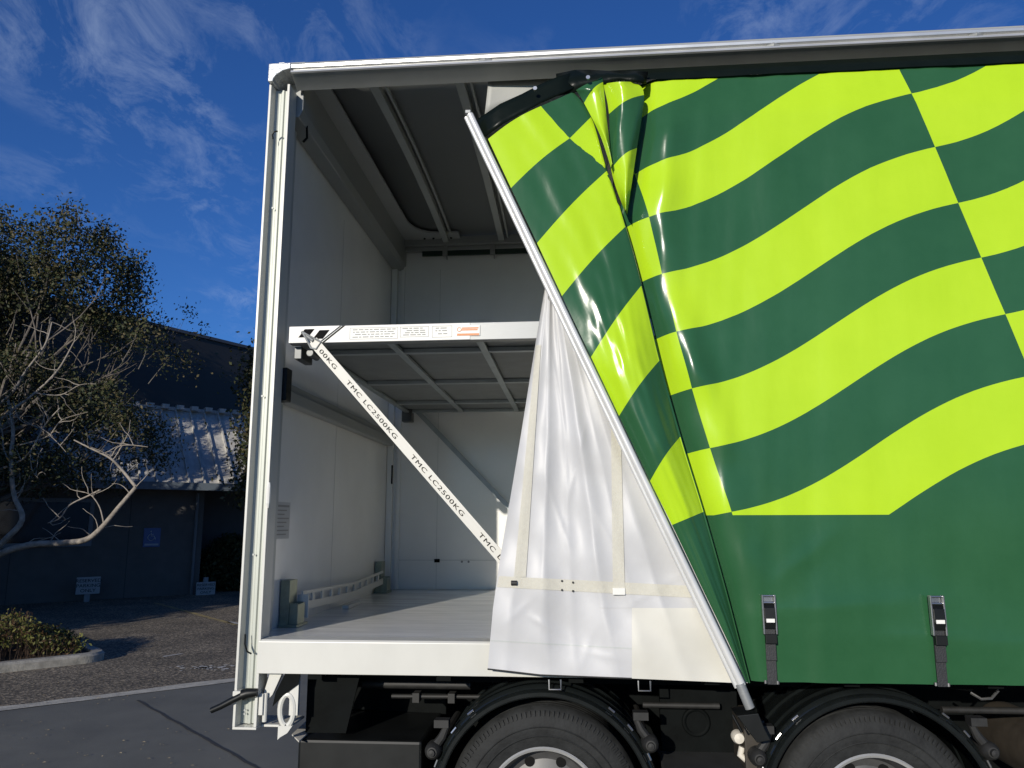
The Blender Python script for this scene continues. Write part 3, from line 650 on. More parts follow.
# ---- floor fittings
def stake_pocket(y, name='stake_pocket'):
    g = MB(); g.box((.036, y-.055, FL+.002), (.080, y+.045, FL+.215)); g.box((.036, y-.075, FL+.002), (.128, y+.075, FL+.012)); g.box((.081, y-.05, FL+.0125), (.118, y-.042, FL+.11)); g.box((.081, y+.036, FL+.0125), (.118, y+.044, FL+.11)); g.box((.1185, y-.05, FL+.0125), (.122, y+.044, FL+.105)); g.box((.050, y-.0565, FL+.03), (.056, y-.0555, FL+.20))
    return g.build(name, mat('olive_zinc', (.27, .30, .23), .42, .45, var=.15, scale=20), T, bevel=.003)
stake_pocket(.42); stake_pocket(2.18)
g = MB(); K = 11
for i in range(K):   # perforated rail bowed between the two pockets
    y0 = .50+(2.10-.50)*i/K; y1 = .50+(2.10-.50)*(i+1)/K
    def X(y): return .095+.012*math.sin((y-.5)/1.6*math.pi)
    def Z(y): return FL+.045+.02*abs((y-1.3)/.8)
    for (za, zb) in ((0, .038), (.075, .090)): g.bar((X(y0), y0, Z(y0)+(za+zb)/2), (X(y1), y1, Z(y1)+(za+zb)/2), .010, zb-za)
    g.bar((X(y0), y0-.018, Z(y0)+.056), (X(y0), y0+.018, Z(y0)+.056), .010, .04)
g.box((.075, .49, FL+.03), (.13, .50, FL+.14)); g.box((.10, 1.15, FL+.002), (.14, 1.40, FL+.02)); g.build('perforated_rail', M['cream'], T)

# ---- mezzanine deck
MZ = 2.434
g = MB(); g.box((.159, -.004, MZ), (2.75, .045, 2.513)); bm_ = g.build('deck_front_beam', M['alu'], T, bevel=.002)
g = MB()
x0, x1, z0, z1 = .161, .395, MZ+.002, 2.511; ya = -.0065
# cream end casting: drawn round the two slots
g.prism([(x0, z0), (.300, z0), (x1, z1), (x0, z1)], 1, -.012, -.0045)
g.prism([(.325, z0), (.985, z0), (.985, z1), (.418, z1)], 1, -.0075, -.0045); g.build('beam_end_plate', M['paper'], bm_, whole=True)
g = MB()
def para(xa, xb, za, zb, sl): g.prism([(xa, za), (xb, za), (xb+sl, zb), (xa+sl, zb)], 1, -.0135, -.0125)
para(.205, .250, 2.460, 2.498, .028); para(.272, .318, 2.452, 2.492, .030); g.build('beam_slot', M['ink'], bm_)
g = MB(); g.prism([(.312, z0), (.323, z0), (.416, z1), (.405, z1)], 1, -.006, -.0045); g.build('beam_gap', M['ink'], bm_)
g = MB()
def rectline(xa, xb, za, zb, t=.0015):
    for a, b in (((xa, za), (xb, za+t)), ((xa, zb-t), (xb, zb)), ((xa, za), (xa+t, zb)), ((xb-t, za), (xb, zb))): g.box((a[0], -.0085, a[1]), (b[0], -.0078, b[1]))
rectline(.44, .66, 2.447, 2.500); rectline(.67, .80, 2.452, 2.500); rectline(.815, .905, 2.448, 2.500)
random.seed(21)
for (xa, xb, zs) in ((.45, .65, (2.489, 2.478, 2.467, 2.455)), (.68, .79, (2.490, 2.480, 2.470, 2.460)), (.822, .898, (2.488, 2.476, 2.462))):
    for z in zs:
        x = xa+random.random()*.02
        while x < xb-.015: l_ = random.uniform(.008, .028); g.box((x, -.0085, z), (min(x+l_, xb), -.0078, z+.0042)); x += l_+.006
g.build('sticker_print', M['inkgrey'], bm_, whole=True)
g = MB(); g.box((.925, -.0092, 2.452), (1.030, -.0048, 2.500)); st = g.build('warning_sticker', M['paper'], bm_)
g = MB(); g.box((.928, -.0100, 2.453), (1.027, -.0093, 2.4625)); 
for z, a, b in ((2.484, .950, 1.024), (2.476, .945, 1.020)): g.box((a, -.0100, z), (b, -.0093, z+.006))
g.tube([(.938+.009*math.cos(a), -.0098, 2.481+.009*math.sin(a)) for a in np.linspace(0, 6.0, 14)], .0014, n=4); g.build('warning_print', M['orange'], st, whole=True)
# deck frame and boards
g = MB(); g.box((.17, .045, MZ+.005), (2.75, .065, 2.50)); 
for x in (.175, .585, 1.00, 1.415, 1.83, 2.245, 2.66): g.box((x, .065, MZ+.012), (x+.035, 2.36, 2.462))
for y in (.30, 1.14, 1.92, 2.34): g.box((.21, y, MZ+.014), (2.70, y+.035, 2.470))
g.build('deck_frame', M['mezz'], T, bevel=.002)
g = MB(); g.box((.175, .07, 2.472), (2.74, 2.38, 2.492)); g.box((.21, 1.16, 2.455), (2.66, 1.40, 2.471)); g.build('deck_board', M['plate'], T)
g = MB(); g.box((.165, .05, 2.375), (.20, .20, 2.433)); g.tube([(.235, .06, 2.405), (.235, .16, 2.405)], .018, n=12); g.build('deck_carriage', mat('carriage_steel', (.10, .105, .105), .45, .4, var=.2), T, bevel=.003)
g = MB(); g.box((.155, 2.32, 2.38), (.23, 2.40, 2.50)); g.build('deck_carriage', mat('carriage_steel', (.10, .105, .105), .45, .4, var=.2), T, bevel=.003)
g = MB(); g.box((.032, .16, 2.20), (.09, 2.34, 2.26)); g.box((.032, .16, 2.262), (.07, 2.34, 2.30)); sr = g.build('side_support_rail', M['ceiling'], T, bevel=.004)
g = MB(); g.box((.034, .09, 2.19), (.12, .159, 2.345)); g.build('rail_end_cap', M['black'], sr, bevel=.004)

# ---- diagonal braces with printed capacity
def brace(a, b, wd, label_from=None, m=M['cream']):
    a = Vector(a); b = Vector(b); d = (b-a).normalized(); g = MB(); g.bar(a, b, .008, wd, Vector((0, -1, 0)).cross(d)); return g, d
a = Vector(at(313, 341, 1, -.028)); b_ = Vector(at(497, 553, 1, -.028)); d = (b_-a).normalized(); e_ = a+d*1.62
pn = Vector((d.z, 0, -d.x)); pn = pn if pn.z > 0 else -pn
g = MB()
g.add([a+pn*.0225+Vector((0, y, 0)) for y in (-.004, .004)]+[a-pn*.0225+Vector((0, y, 0)) for y in (-.004, .004)]+[e_+pn*.0225+Vector((0, y, 0)) for y in (-.004, .004)]+[e_-pn*.0225+Vector((0, y, 0)) for y in (-.004, .004)],
      [(0,1,3,2),(4,6,7,5),(0,4,5,1),(2,3,7,6),(0,2,6,4),(1,5,7,3)])
# keep the brace inside the body below the hook
br = g.build('diagonal_brace', M['creamvinyl'], T)
def along(px, py):
    p = Vector(at(px, py, 1, -.033)); return (p-a).dot(d)
s0 = along(347, 381); s1 = along(412, 455); per = s1-s0; sl = along(397, 437)-s0
def stamp(txt, s, length):
    o = text_obj('capacity_lettering', txt, .026, a+d*s-pn*.0105+Vector((0, -.0055, 0)), d, pn, M['ink'], br, extrude=.0005, space=1.15)
    xs = [v.co.dot(d) for v in o.data.vertices]; L0 = max(xs)-min(xs); k = length/L0; org = (a+d*s)
    for v in o.data.vertices: q = (v.co-org).dot(d); v.co = v.co+d*(q*k-q)
stamp('00KG', along(320, 350), .33*sl)
for k in range(3): stamp('TMC LC2500KG', s0+per*k, sl)
g = MB(); tri = [Vector(at(x, y, 1, -.034)) for x, y in ((303, 333), (311, 348), (316, 349), (321, 342), (304, 333))]; g.tube(tri, .0045, n=8); g.tube([Vector(at(302, 332, 1, -.02)), Vector(at(313, 341, 1, -.036))], .007, n=8)
g.build('brace_hook', M['galv'], br, smooth=True)
ra = Vector(at(415, 409, 1, 2.36)); rb = Vector(at(507, 505, 1, 2.36)); rd = (rb-ra).normalized(); g = MB(); g.bar(ra, ra+rd*1.75, .034, .010, (0, 1, 0))
g.build('far_diagonal_brace', M['mezz'], T)

# ---------------------------------------------------------------- the curtain
def checker_material():
    m = bpy.data.materials.new('checked_vinyl'); m.use_nodes = True; t = m.node_tree; p = t.nodes['Principled BSDF']
    def A(n): a = t.nodes.new('ShaderNodeAttribute'); a.attribute_name = n; return a.outputs['Fac']
    def Mt(op, x, y=None):
        k = t.nodes.new('ShaderNodeMath'); k.operation = op
        for i, v in enumerate((x, y)):
            if v is None: continue
            if isinstance(v, (int, float)): k.inputs[i].default_value = v
            else: t.links.new(v, k.inputs[i])
        return k.outputs[0]
    su = Mt('ADD', Mt('FLOOR', A('cs')), Mt('FLOOR', A('ct'))); par = Mt('FLOORED_MODULO', su, 2.0)
    mask = Mt('MULTIPLY', Mt('GREATER_THAN', A('ch'), 1.662), Mt('LESS_THAN', A('ch'), 3.634)); f = Mt('MULTIPLY', Mt('GREATER_THAN', par, .5), mask)
    c = t.nodes.new('ShaderNodeTexCoord')
    n = t.nodes.new('ShaderNodeTexNoise'); n.inputs['Scale'].default_value = 2.2; n.inputs['Detail'].default_value = 12; n.inputs['Roughness'].default_value = .7; t.links.new(c.outputs['Object'], n.inputs[0])
    def ramp(c1, c2):
        r = t.nodes.new('ShaderNodeValToRGB'); r.color_ramp.elements[0].position = .3; r.color_ramp.elements[1].position = .7; r.color_ramp.elements[0].color = (*c1, 1); r.color_ramp.elements[1].color = (*c2, 1); t.links.new(n.outputs[0], r.inputs[0]); return r.outputs[0]
    mx = t.nodes.new('ShaderNodeMix'); mx.data_type = 'RGBA'; t.links.new(f, mx.inputs[0])
    t.links.new(ramp((.020, .084, .033), (.028, .103, .043)), mx.inputs[6]); t.links.new(ramp((.385, .60, .014), (.435, .65, .020)), mx.inputs[7]); t.links.new(mx.outputs[2], p.inputs['Base Color'])
    p.inputs['Roughness'].default_value = .21; p.inputs['Specular IOR Level'].default_value = .36
    mp2 = t.nodes.new('ShaderNodeMapping'); mp2.inputs['Scale'].default_value = (1, 1, .25); t.links.new(c.outputs['Object'], mp2.inputs[0])
    nb = t.nodes.new('ShaderNodeTexNoise'); nb.inputs['Scale'].default_value = 5; nb.inputs['Detail'].default_value = 3; t.links.new(mp2.outputs[0], nb.inputs[0])
    nc = t.nodes.new('ShaderNodeTexNoise'); nc.inputs['Scale'].default_value = 55; nc.inputs['Detail'].default_value = 2; t.links.new(c.outputs['Object'], nc.inputs[0])
    ad = Mt('ADD', nb.outputs[0], Mt('MULTIPLY', nc.outputs[0], .02))
    b = t.nodes.new('ShaderNodeBump'); b.inputs['Strength'].default_value = .30; b.inputs['Distance'].default_value = .02; t.links.new(ad, b.inputs['Height']); t.links.new(b.outputs[0], p.inputs['Normal'])
    return m
CK = checker_material()
Z2 = [4.0, 3.70, 3.445, 3.192, 2.959, 2.696, 2.435, 2.187, 1.937, 1.675, 1.42, 1.16, .9]; K2 = [-4.1, -3, -2, -1, 0, 1, 2, 3, 4, 5, 6, 7, 8]
XZ = [.9, 1.675, 1.937, 2.187, 2.435, 2.696, 2.959, 3.192, 3.9]; X2 = [2.29, 2.073, 2.001, 1.936, 1.882, 1.832, 1.785, 1.735, 1.575]
_ws = np.array([-.12, 0, .15, .28, .459, .595, .743, .877, 1, 1.12]); _wv = np.array([-.04, 0, .094, .22, .463, .636, .826, .944, 1, 1.06])
_pf = np.polyfit(_ws, _wv, 5); WS = np.linspace(0, 1, 60); WV = np.polyval(_pf, WS); WV = (WV-WV[0])/(WV[-1]-WV[0]); RISE = .548
def st(x, z):
    x2 = np.interp(z, XZ, X2); x1 = 2.967-.2758*(z-3.48); s = (x-x2)/(x1-x2); fs = math.floor(s)
    t = float(np.interp(-(z-RISE*(fs+np.interp(s-fs, WS, WV))), [-q for q in Z2], K2)); return s, t
# crease between the folded flap and the flat part of the curtain (pixels of the photograph turned into points)
CR = [(569, 78), (591, 117), (605, 172), (625, 227), (641, 285), (656, 335), (672, 393), (690, 453), (704, 512), (725, 590), (748, 682)]
DL = [(646, 74), (645, 93), (643, 130), (637, 160), (632, 190), (626, 215), (641, 285), (656, 335), (672, 393), (690, 453), (704, 512), (725, 590), (748, 682)]
dz = [at(x, y, 1, -.06) for x, y in DL]
dzz = [p[2] for p in dz][::-1]; dxx = [p[0] for p in dz][::-1]
def noise1(x, s): return math.sin(x*s+.7)*.5+math.sin(x*s*2.3+1.9)*.3+math.sin(x*s*4.1+.3)*.2
def main_y(x, z, xl):
    e = x-xl; k = math.exp(-e*1.3)
    y = -.042-.010*noise1(x*1.0+z*.25, 7)*k-.004*noise1(x-z*.1, 19)*(.4+k)
    hl = .5+.5*math.tanh((z-1.5)*2)
    y -= (.038+.008*math.sin(z*9)+.004*math.sin(z*23))*hl*math.exp(-((e-.13-.012*math.sin(z*7))/.075)**2)*min(1, max(0, (3.60-z)/.25))                 # the rolled edge next to the crease
    y += .05*math.exp(-((e+.02)/.05)**2)
    y -= .012*math.exp(-((z-1.75)/.5)**2)*math.sin(e*4+1)*k
    y -= .008*math.sin((x*.8+z*2.2)*3.0)*math.exp(-((z-1.25)/.25)**2)
    ac = (z-1.27)-.09*(x-2.15); y -= .009*math.exp(-abs(ac)/.035)*math.exp(-((x-2.35)/.35)**2); ac = (z-1.45)-.75*(x-2.3); y -= .007*math.exp(-abs(ac)/.03)*math.exp(-((x-2.35)/.12)**2); ac = (z-1.17)+.05*(x-2.9); y -= .006*math.exp(-abs(ac)/.03)*math.exp(-((x-2.9)/.4)**2)
    if z > 3.45: y += .02*min(1, (z-3.45)/.18)
    return y
g = MB(); S_, T_, H_ = [], [], []; rows = []
zs = list(np.linspace(1.0125, 3.646, 110)); NX = 130
for z in zs:
    xl = float(np.interp(z, dzz, dxx))-.035; row = []
    for j in range(NX):
        u = (j/(NX-1)); x = xl+(LEN-.2-xl)*u**1.6
        s, t = st(x, z); S_.append(s); T_.append(t); H_.append(z); row.append((x, main_y(x, z, xl+.035), z))
    rows.append(row)
g.grid(rows); g.att = {'cs': S_, 'ct': T_, 'ch': H_}
cur = g.build('side_curtain', CK, T, smooth='all', thick=.0)
# dark top hem above the print
g = MB(); rows = []
for j in range(60):
    x = 1.60+(LEN-1.85)*j/59; rows.append([(x, -.034, 3.636+.0015*math.sin(j)), (x, -.028, 3.665), (x, .004, 3.715)])
g.grid(rows); g.build('curtain_hem', M['hem'], cur, smooth='all')

# folded flap between the pole and the crease
def cat(P, i, s):
    p0, p1, p2, p3 = P[max(i-1, 0)], P[i], P[i+1], P[min(i+2, len(P)-1)]
    return tuple(.5*((2*p1[k])+(p2[k]-p0[k])*s+(2*p0[k]-5*p1[k]+4*p2[k]-p3[k])*s*s+(3*p1[k]-p0[k]-3*p2[k]+p3[k])*s**3) for k in range(len(p1)))
Lf = [(488, 139), (511, 188), (537, 243), (562, 296), (591, 357), (619, 416), (650, 481), (672, 525), (703, 590), (728, 642), (746, 682)]
Mf = [(541, 106), (570, 138), (606.5, 171), (625, 227), (641, 286), (659, 361), (680, 437), (703, 512), (725, 590), (738, 640), (749, 683)]
Rf = [(573, 92), (591, 117), (607, 171.5), (625.3, 227), (641.3, 286), (659.3, 361), (680.3, 437), (703.3, 512), (725.3, 590), (738.3, 640), (749.3, 683)]
def poley(py): return interp(py, [110, 710], [-.150, -.115])
def flap_depth(u, row):
    # u 0 at the pole, 1 at the crease; rises outward from the pole then rolls back at the crease
    v = row/10
    b = interp(row, [0, 2.9, 3.8, 4.6, 5.8, 7.2, 10], [.006, .009, .026, .066, .068, .030, .020])*math.sin(math.pi*min(1, u)**.9)
    r = .0026*math.sin(u*15+v*9)+.0012*math.sin(u*31-v*23)+.0016*math.exp(-((row-4.2)/1.0)**2)*(math.sin(u*44+row*5)+math.sin(u*23-row*9))
    ly = -.158+.035*v
    return ly-b-r*math.sin(math.pi*min(1, u)) + .045*u
g = MB(); S_, T_, H_ = [], [], []; rows = []; SUB = 14; NU = 34
for i in range(10):
    for k in range(SUB+(1 if i == 9 else 0)):
        fr = k/SUB; row = []; l = cat(Lf, i, fr); m_ = cat(Mf, i, fr); r_ = cat(Rf, i, fr)
        wl0 = math.hypot(m_[0]-l[0], m_[1]-l[1]); wr0 = math.hypot(r_[0]-m_[0], r_[1]-m_[1]); tot = wl0+wr0
        for j in range(NU):
            u = j/(NU-1)
            if u*tot <= wl0 or wr0 < 1.5: q = min(1, u*tot/wl0); px = l[0]+(m_[0]-l[0])*q; py = l[1]+(m_[1]-l[1])*q-3.0*math.sin(math.pi*q)*(1 if i < 7 else 0); s = q*.999
            else: q = (u*tot-wl0)/wr0; px = m_[0]+(r_[0]-m_[0])*q; py = m_[1]+(r_[1]-m_[1])*q; s = 1+q*.9
            row.append(tuple(at(px, py, 1, flap_depth(u, i+fr)))); S_.append(s); T_.append((i+fr)+1 if (i+fr) < 7 else 20.5 if False else (i+fr)+1); H_.append(2.5 if (i+fr) <= 7.0 else 0)
        # lip that turns back behind the crease
        for dxp, yy in ((2.0, -.095), (1.0, -.06)):
            p = at(r_[0]+dxp*.4, r_[1], 1, yy); row.append(tuple(p)); S_.append(s); T_.append((i+fr)+1); H_.append(0)
        rows.append(row)
g.grid(rows); g.att = {'cs': S_, 'ct': T_, 'ch': H_}
flap = g.build('curtain_flap', CK, T, smooth='all')
# black glossy top hem of the flap
g = MB(); top = [(475, 121), (500, 104), (522, 94), (545, 82), (560, 76), (574, 72)]; bot = [(485, 137), (503, 124), (521, 114), (541, 103), (557, 96), (574, 88)]; rows = []
for j in range(6): 
    r_ = []
    for k in range(5):
        f = k/4; y = flap_depth(j/5, 0)-.003+.022*(1-f)-.004*math.sin(j*2.1+f*3); r_.append(tuple(at(top[j][0]+(bot[j][0]-top[j][0])*f, top[j][1]+(bot[j][1]-top[j][1])*f, 1, y)))
    rows.append(r_)
g.grid(rows); g.build('flap_hem', M['hem'], flap, smooth='all', thick=.003)
g = MB()
for x, y in ((535, 88), (588, 77)): p = at(x, y, 1, -.185); g.tube([p, p+np.array([0, .012, 0])], .009, n=12)
g.build('hem_rivet', M['chrome'], flap)
# gathered folds at the top, between flap and flat curtain
def fold(rowsL, rowsR, svals, tvals, depth, nm, N=12, SUBD=8):
    g = MB(); S_, T_, H_ = [], [], []; rows = []
    for i in range(len(rowsL)-1):
        for k in range(SUBD+(1 if i == len(rowsL)-2 else 0)):
            fr = k/SUBD; l = cat(rowsL, i, fr); r_ = cat(rowsR, i, fr); row = []
            for j in range(N):
                u = j/(N-1); row.append(tuple(at(l[0]+(r_[0]-l[0])*u, l[1]+(r_[1]-l[1])*u-4*math.sin(math.pi*u)*(1 if 0 < i < 3 else .3), 1, depth(u, i+fr))))
                S_.append(svals[0]+(svals[1]-svals[0])*u); T_.append(tvals[i]+(tvals[i+1]-tvals[i])*fr); H_.append(2.5)
            rows.append(row)
    g.grid(rows); g.att = {'cs': S_, 'ct': T_, 'ch': H_}; return g.build(nm, CK, T, smooth='all')
fold([(603, 84), (609, 114), (611, 169), (625, 212)], [(634, 82), (644, 95), (637, 148), (627, 215)], (.1, .9), (1, 2, 3, 4), lambda u, v: -.105-.050*math.sin(math.pi*u)+.02*v/3-.007*(1-2*abs(math.sin(u*5+v*1.3))**.6), 'curtain_fold')
fold([(576, 90), (584, 103), (600, 135), (611, 168)], [(602, 78), (603, 82), (608, 130), (613, 168)], (.1, .9), (2, 3, 3.5, 3.98), lambda u, v: -.115-.042*math.sin(math.pi*(.15+.8*u))-.006*(1-2*abs(math.sin(u*4-v*2.1))**.6), 'curtain_fold')
g = MB(); rows = []
for (x0, y0, x1, y1) in ((556, 74, 558, 96), (575, 70, 577, 92), (590, 70, 594, 86), (606, 71, 606, 84), (620, 71, 620, 80), (635, 71, 633, 82), (648, 72, 646, 84)):
    j = len(rows); rows.append([tuple(at(x0, y0, 1, -.06-.04*(j % 2))), tuple(at((x0+x1)/2, (y0+y1)/2, 1, -.085-.04*(j % 2))), tuple(at(x1, y1, 1, -.09-.03*(j % 2)))])
g.grid(rows); g.build('gathered_hem', M['hem'], T, smooth='all', thick=.003)

g = MB(); rows = []
for (x0, y0, x1, y1) in ((491, 80, 487, 116), (496, 78, 492, 116), (515, 77, 511, 108), (540, 75, 540, 98), (580, 72, 580, 88)):
    j = len(rows); rows.append([tuple(at(x0+(x1-x0)*f, y0+(y1-y0)*f, 1, .085+.02*(j/4)+.02*f)) for f in (0, .33, .66, 1)])
rows = [[(p[0]-.012*(3-k)**0, p[1], p[2]) for k, p in enumerate(r_)] for r_ in rows]
g.grid(rows); g.build('upper_liner', mat('dull_liner', (.36, .36, .33), .55, var=.08, scale=3), T, smooth='all', thick=.003)
# the pole the curtain is fixed to
pt, pb = Vector(at(469, 115, 1, -.175)), Vector(at(741, 686, 1, -.150)); pd = (pb-pt).normalized(); ps = Vector((pd.z, 0, -pd.x)).normalized(); ps = -ps if ps.x < 0 else ps
g = MB(); g.tube([pt+ps*.004, pb+ps*.004], .0155, n=16); g.tube([pt-ps*.016+Vector((0, .008, 0)), pb-ps*.016+Vector((0, .008, 0))], .0095, n=12); g.build('curtain_pole', mat('pole_enamel', (.66, .66, .64), .3, .2, var=.04), T, smooth=40)
g = MB(); g.tube([pb-pd*.01, Vector(at(750, 708, 1, -.150))], .0185, n=16); g.build('pole_foot', M['alu'], T, smooth=40)
g = MB(); p = Vector(at(470, 113, 1, -.175)); g.box(p+Vector((-.02, -.012, -.006)), p+Vector((.004, .012, .01))); g.build('pole_cap', M['alu'], T, bevel=.002)

# ---------------------------------------------------------------- white inner sheet hanging over the sill
def shx_l(py): return interp(py, [170, 287, 340, 440, 560, 610, 668], [490, 545, 536, 520, 500, 493, 488])
def polex(py): return 469+(py-115)*.4764
def shx_r(py): return polex(py)+(6 if py < 300 else 14)
def bottom(px): return interp(px, [488, 540, 632, 700, 760], [669, 675, 678.5, 681, 683.5])
def sheet_y(px, py):
    l, r_ = shx_l(py), shx_r(py); u = (px-l)/max(1, r_-l); v = max(0, min(1, (py-280)/390))
    a = .012+.020*v; sway = .35*math.sin(v*3.0)
    lowf = interp(py, [280, 600, 660], [1, .75, .45])
    f1 = math.sin(2*math.pi*(1.9*u+.05+.06*sway)); f2 = math.sin(2*math.pi*(3.7*u+.25*v))
    y = -.060-.72*a*lowf*((f1*.55+.45*(1-2*abs(f1)**.75))*.9+.20*(1-2*abs(f2)**.8))*(1-.6*max(0, u-.5)*2)
    for (cx0, cy0, ang, ln, am) in ((560, 520, 1.25, 34, .006), (545, 625, .5, 26, .005), (590, 640, 1.9, 22, .005), (520, 610, 2.4, 20, .004), (575, 470, 1.8, 40, .006), (610, 540, 1.1, 30, .005), (560, 400, 1.4, 40, .006), (600, 655, .2, 20, .004), (655, 590, 2.6, 26, .004)):
        dx0, dy0 = px-cx0, py-cy0; al = dx0*math.cos(ang)+dy0*math.sin(ang); ac = -dx0*math.sin(ang)+dy0*math.cos(ang); y -= am*math.exp(-(al/ln)**2)*math.exp(-abs(ac)/3.2)
    y -= .0015*math.sin(u*30+v*16)*(1-v*.5)+.005*math.sin(py*.05+px*.03)+.0035*math.sin(py*.11-px*.07)
    # pinch fold below the apex
    cxp = interp(py, [340, 420, 500, 600], [566, 578, 592, 600]); y -= .016*math.exp(-((px-cxp)/7)**2)*max(0, 1-abs(py-440)/150)
    return min(y, -.014)
def sheet_pt(px, py, off=0): return tuple(at(px, py, 1, sheet_y(px, py)-off))
def sheet_patch(fl, fr, y0, y1, nx, ny, off, name, m, parent, botclip=False):
    g = MB(); rows = []
    for i in range(ny+1):
        f = i/ny; row = []
        for j in range(nx+1):
            u = j/nx; 
            ytmp = y0+(y1-y0)*f if not callable(y0) else 0
            px = fl(ytmp)+(fr(ytmp)-fl(ytmp))*u; py = ytmp
            if botclip: py = 283+(bottom(px)-283)*f
            row.append(sheet_pt(px, py, off))
        rows.append(row)
    g.grid(rows); return g.build(name, m, parent, smooth='all')
sh = sheet_patch(shx_l, shx_r, 283, 672, 90, 150, 0, 'inner_liner', M['vinyl'], T, botclip=True)
def poly_patch(corners, off, name, m, nx=24, ny=24, parent=sh):
    (ax, ay), (bx_, by), (cx_, cy2), (dx_, dy_) = corners; g = MB(); rows = []
    for i in range(ny+1):
        f = i/ny; rows.append([sheet_pt((ax+(bx_-ax)*u)*(1-f)+(dx_+(cx_-dx_)*u)*f, (ay+(by-ay)*u)*(1-f)+(dy_+(cy2-dy_)*u)*f, off) for u in [j/nx for j in range(nx+1)]])
    g.grid(rows); return g.build(name, m, parent, smooth='all')
poly_patch([(499, 576), (693, 586), (698, 598), (497, 587)], .003, 'horizontal_band', M['webbing'], nx=60, ny=4)
poly_patch([(611, 420), (621, 440), (625, 592), (613, 592)], .0055, 'vertical_band', M['webbing'], nx=4, ny=50)
poly_patch([(536, 345), (541, 345), (526, 577), (514, 577)], .0045, 'vertical_band', M['webbing'], nx=4, ny=60)
poly_patch([(632, 608), (702, 608), (739, 683), (632, 678.5)], .004, 'sill_patch', M['creamvinyl'])
poly_patch([(491, 640), (632, 648), (632, 649.2), (491, 641.2)], .002, 'weld_seam', M['grey_edge'], nx=60, ny=1)
poly_patch([(600, 601), (692, 601), (695, 608), (600, 608)], .0025, 'weld_strip', M['vinyl'], nx=40, ny=3)
g = MB()
c = Vector(sheet_pt(514, 583, .006)); g.tube([c+Vector((-.012, 0, 0)), c+Vector((.012, 0, 0))], .010, n=10); g.build('grommet', M['dark_steel'], sh)
g = MB()
for x, y in ((562, 581), (573, 582.5), (562, 590), (573, 591)): c = Vector(sheet_pt(x, y, .004)); g.tube([c, c+Vector((0, -.003, 0))], .0045, n=10)
g.build('rivet', M['dark_steel'], sh)
g = MB(); c = Vector(sheet_pt(619, 591, .010)); g.box(c+Vector((-.026, -.004, -.016)), c+Vector((.026, .004, .012))); g.build('band_buckle', M['paper'], sh, bevel=.003)
g = MB(); g.tube([sheet_pt(487.5+i*4.8, bottom(487.5+i*4.8), .002) for i in range(31)], .0035, n=5); g.build('liner_edge', M['dark_steel'], sh)

# ---------------------------------------------------------------- curtain buckles
def buckle(x, zt=1.350):
    y = -.062
    g = MB(); g.box((x-.020, y-.018, 1.10), (x+.020, y-.014, zt-.05)); g.box((x-.018, y-.006, 1.008), (x+.020, y-.002, 1.25)); 
    b = g.build('buckle_strap', M['strap'], T, bevel=.001)
    g = MB()
    for s in (-1, 1): g.box((x+s*.024-.003, y-.030, zt-.150), (x+s*.024+.003, y-.008, zt))
    for z in (zt-.004, zt-.030, zt-.115): g.tube([(x-.026, y-.022, z), (x+.026, y-.022, z)], .004, n=8)
    g.box((x-.020, y-.012, zt-.028), (x+.020, y-.006, zt-.004)); g.build('buckle_frame', M['chrome'], b, bevel=.001)
    g = MB(); g.prism([(y-.018, zt-.035), (y-.034, zt-.05), (y-.038, zt-.10), (y-.030, zt-.13), (y-.018, zt-.12)], 0, x-.021, x+.021); g.box((x-.022, y-.036, zt-.185), (x+.022, y-.018, zt-.150)); g.build('buckle_lever', M['black'], b, bevel=.002)
    g = MB(); g.box((x-.016, y-.0395, zt-.104), (x+.016, y-.0375, zt-.090)); g.build('buckle_label', M['paper'], b)
    g = MB(); g.tube([(x-.025, y-.004, 1.012), (x-.025, y-.004, 1.024)], .006, n=8); g.tube([(x+.022, y-.004, 1.010), (x+.022, y-.004, 1.022)], .006, n=8); g.build('strap_rivet', M['chrome'], b)
for k in range(7): buckle(2.196+.641*k)
# open hooks under the sill where the curtain is undone
for x in (1.345, 1.705):
    g = MB(); g.tube([(x-.024, -.01, 1.005), (x-.024, -.012, .967), (x+.024, -.012, .967), (x+.024, -.01, 1.005)], .004, n=6); g.build('strap_hook', M['chrome'], T)

# ---------------------------------------------------------------- chassis
WZ = .488; WX = (1.295, 2.60)
g = MB(); g.box((.25, .78, .74), (LEN+.4, .86, 1.00)); g.box((.25, 1.60, .74), (LEN+.4, 1.68, 1.00)); g.build('chassis_rail', M['chassis'], T, bevel=.004)
g = MB()
for i in range(14): x = .3+i*.55; g.box((x, .03, .985), (x+.06, 2.42, 1.058))
g.build('floor_crossmember', M['chassis'], T)
g = MB(); g.box((.262, .86, .36), (LEN-1, .90, 1.055)); g.build('underbody_dark_sheet', M['chassis'], T)  # dark sheet added so the view through under the body stays black
g = MB(); g.box((.25, .30, .93), (LEN, .34, 1.05)); g.build('inner_longeron', M['chassis'], T)
g = MB(); g.prism([(.255, 1.01), (.80, 1.01), (.80, .72), (.262, .74)], 1, .60, .64); g.box((.26, .7, .55), (.33, 1.95, 1.0)); g.build('rear_crossmember', M['chassis'], T, bevel=.004)
g = MB(); g.tube([(.60, .30, .865), (1.0, .30, .868), (1.18, .30, .868)], .010, n=10); g.tube([(.45, .36, .905), (.95, .36, .905)], .02, n=10); g.build('air_pipe', M['dark_steel'], T, smooth=40)
g = MB()
for x in (.70, .86, 1.06): g.box((x, .27, .845), (x+.03, .33, .885))
g.build('pipe_clamp', M['dark_steel'], T)
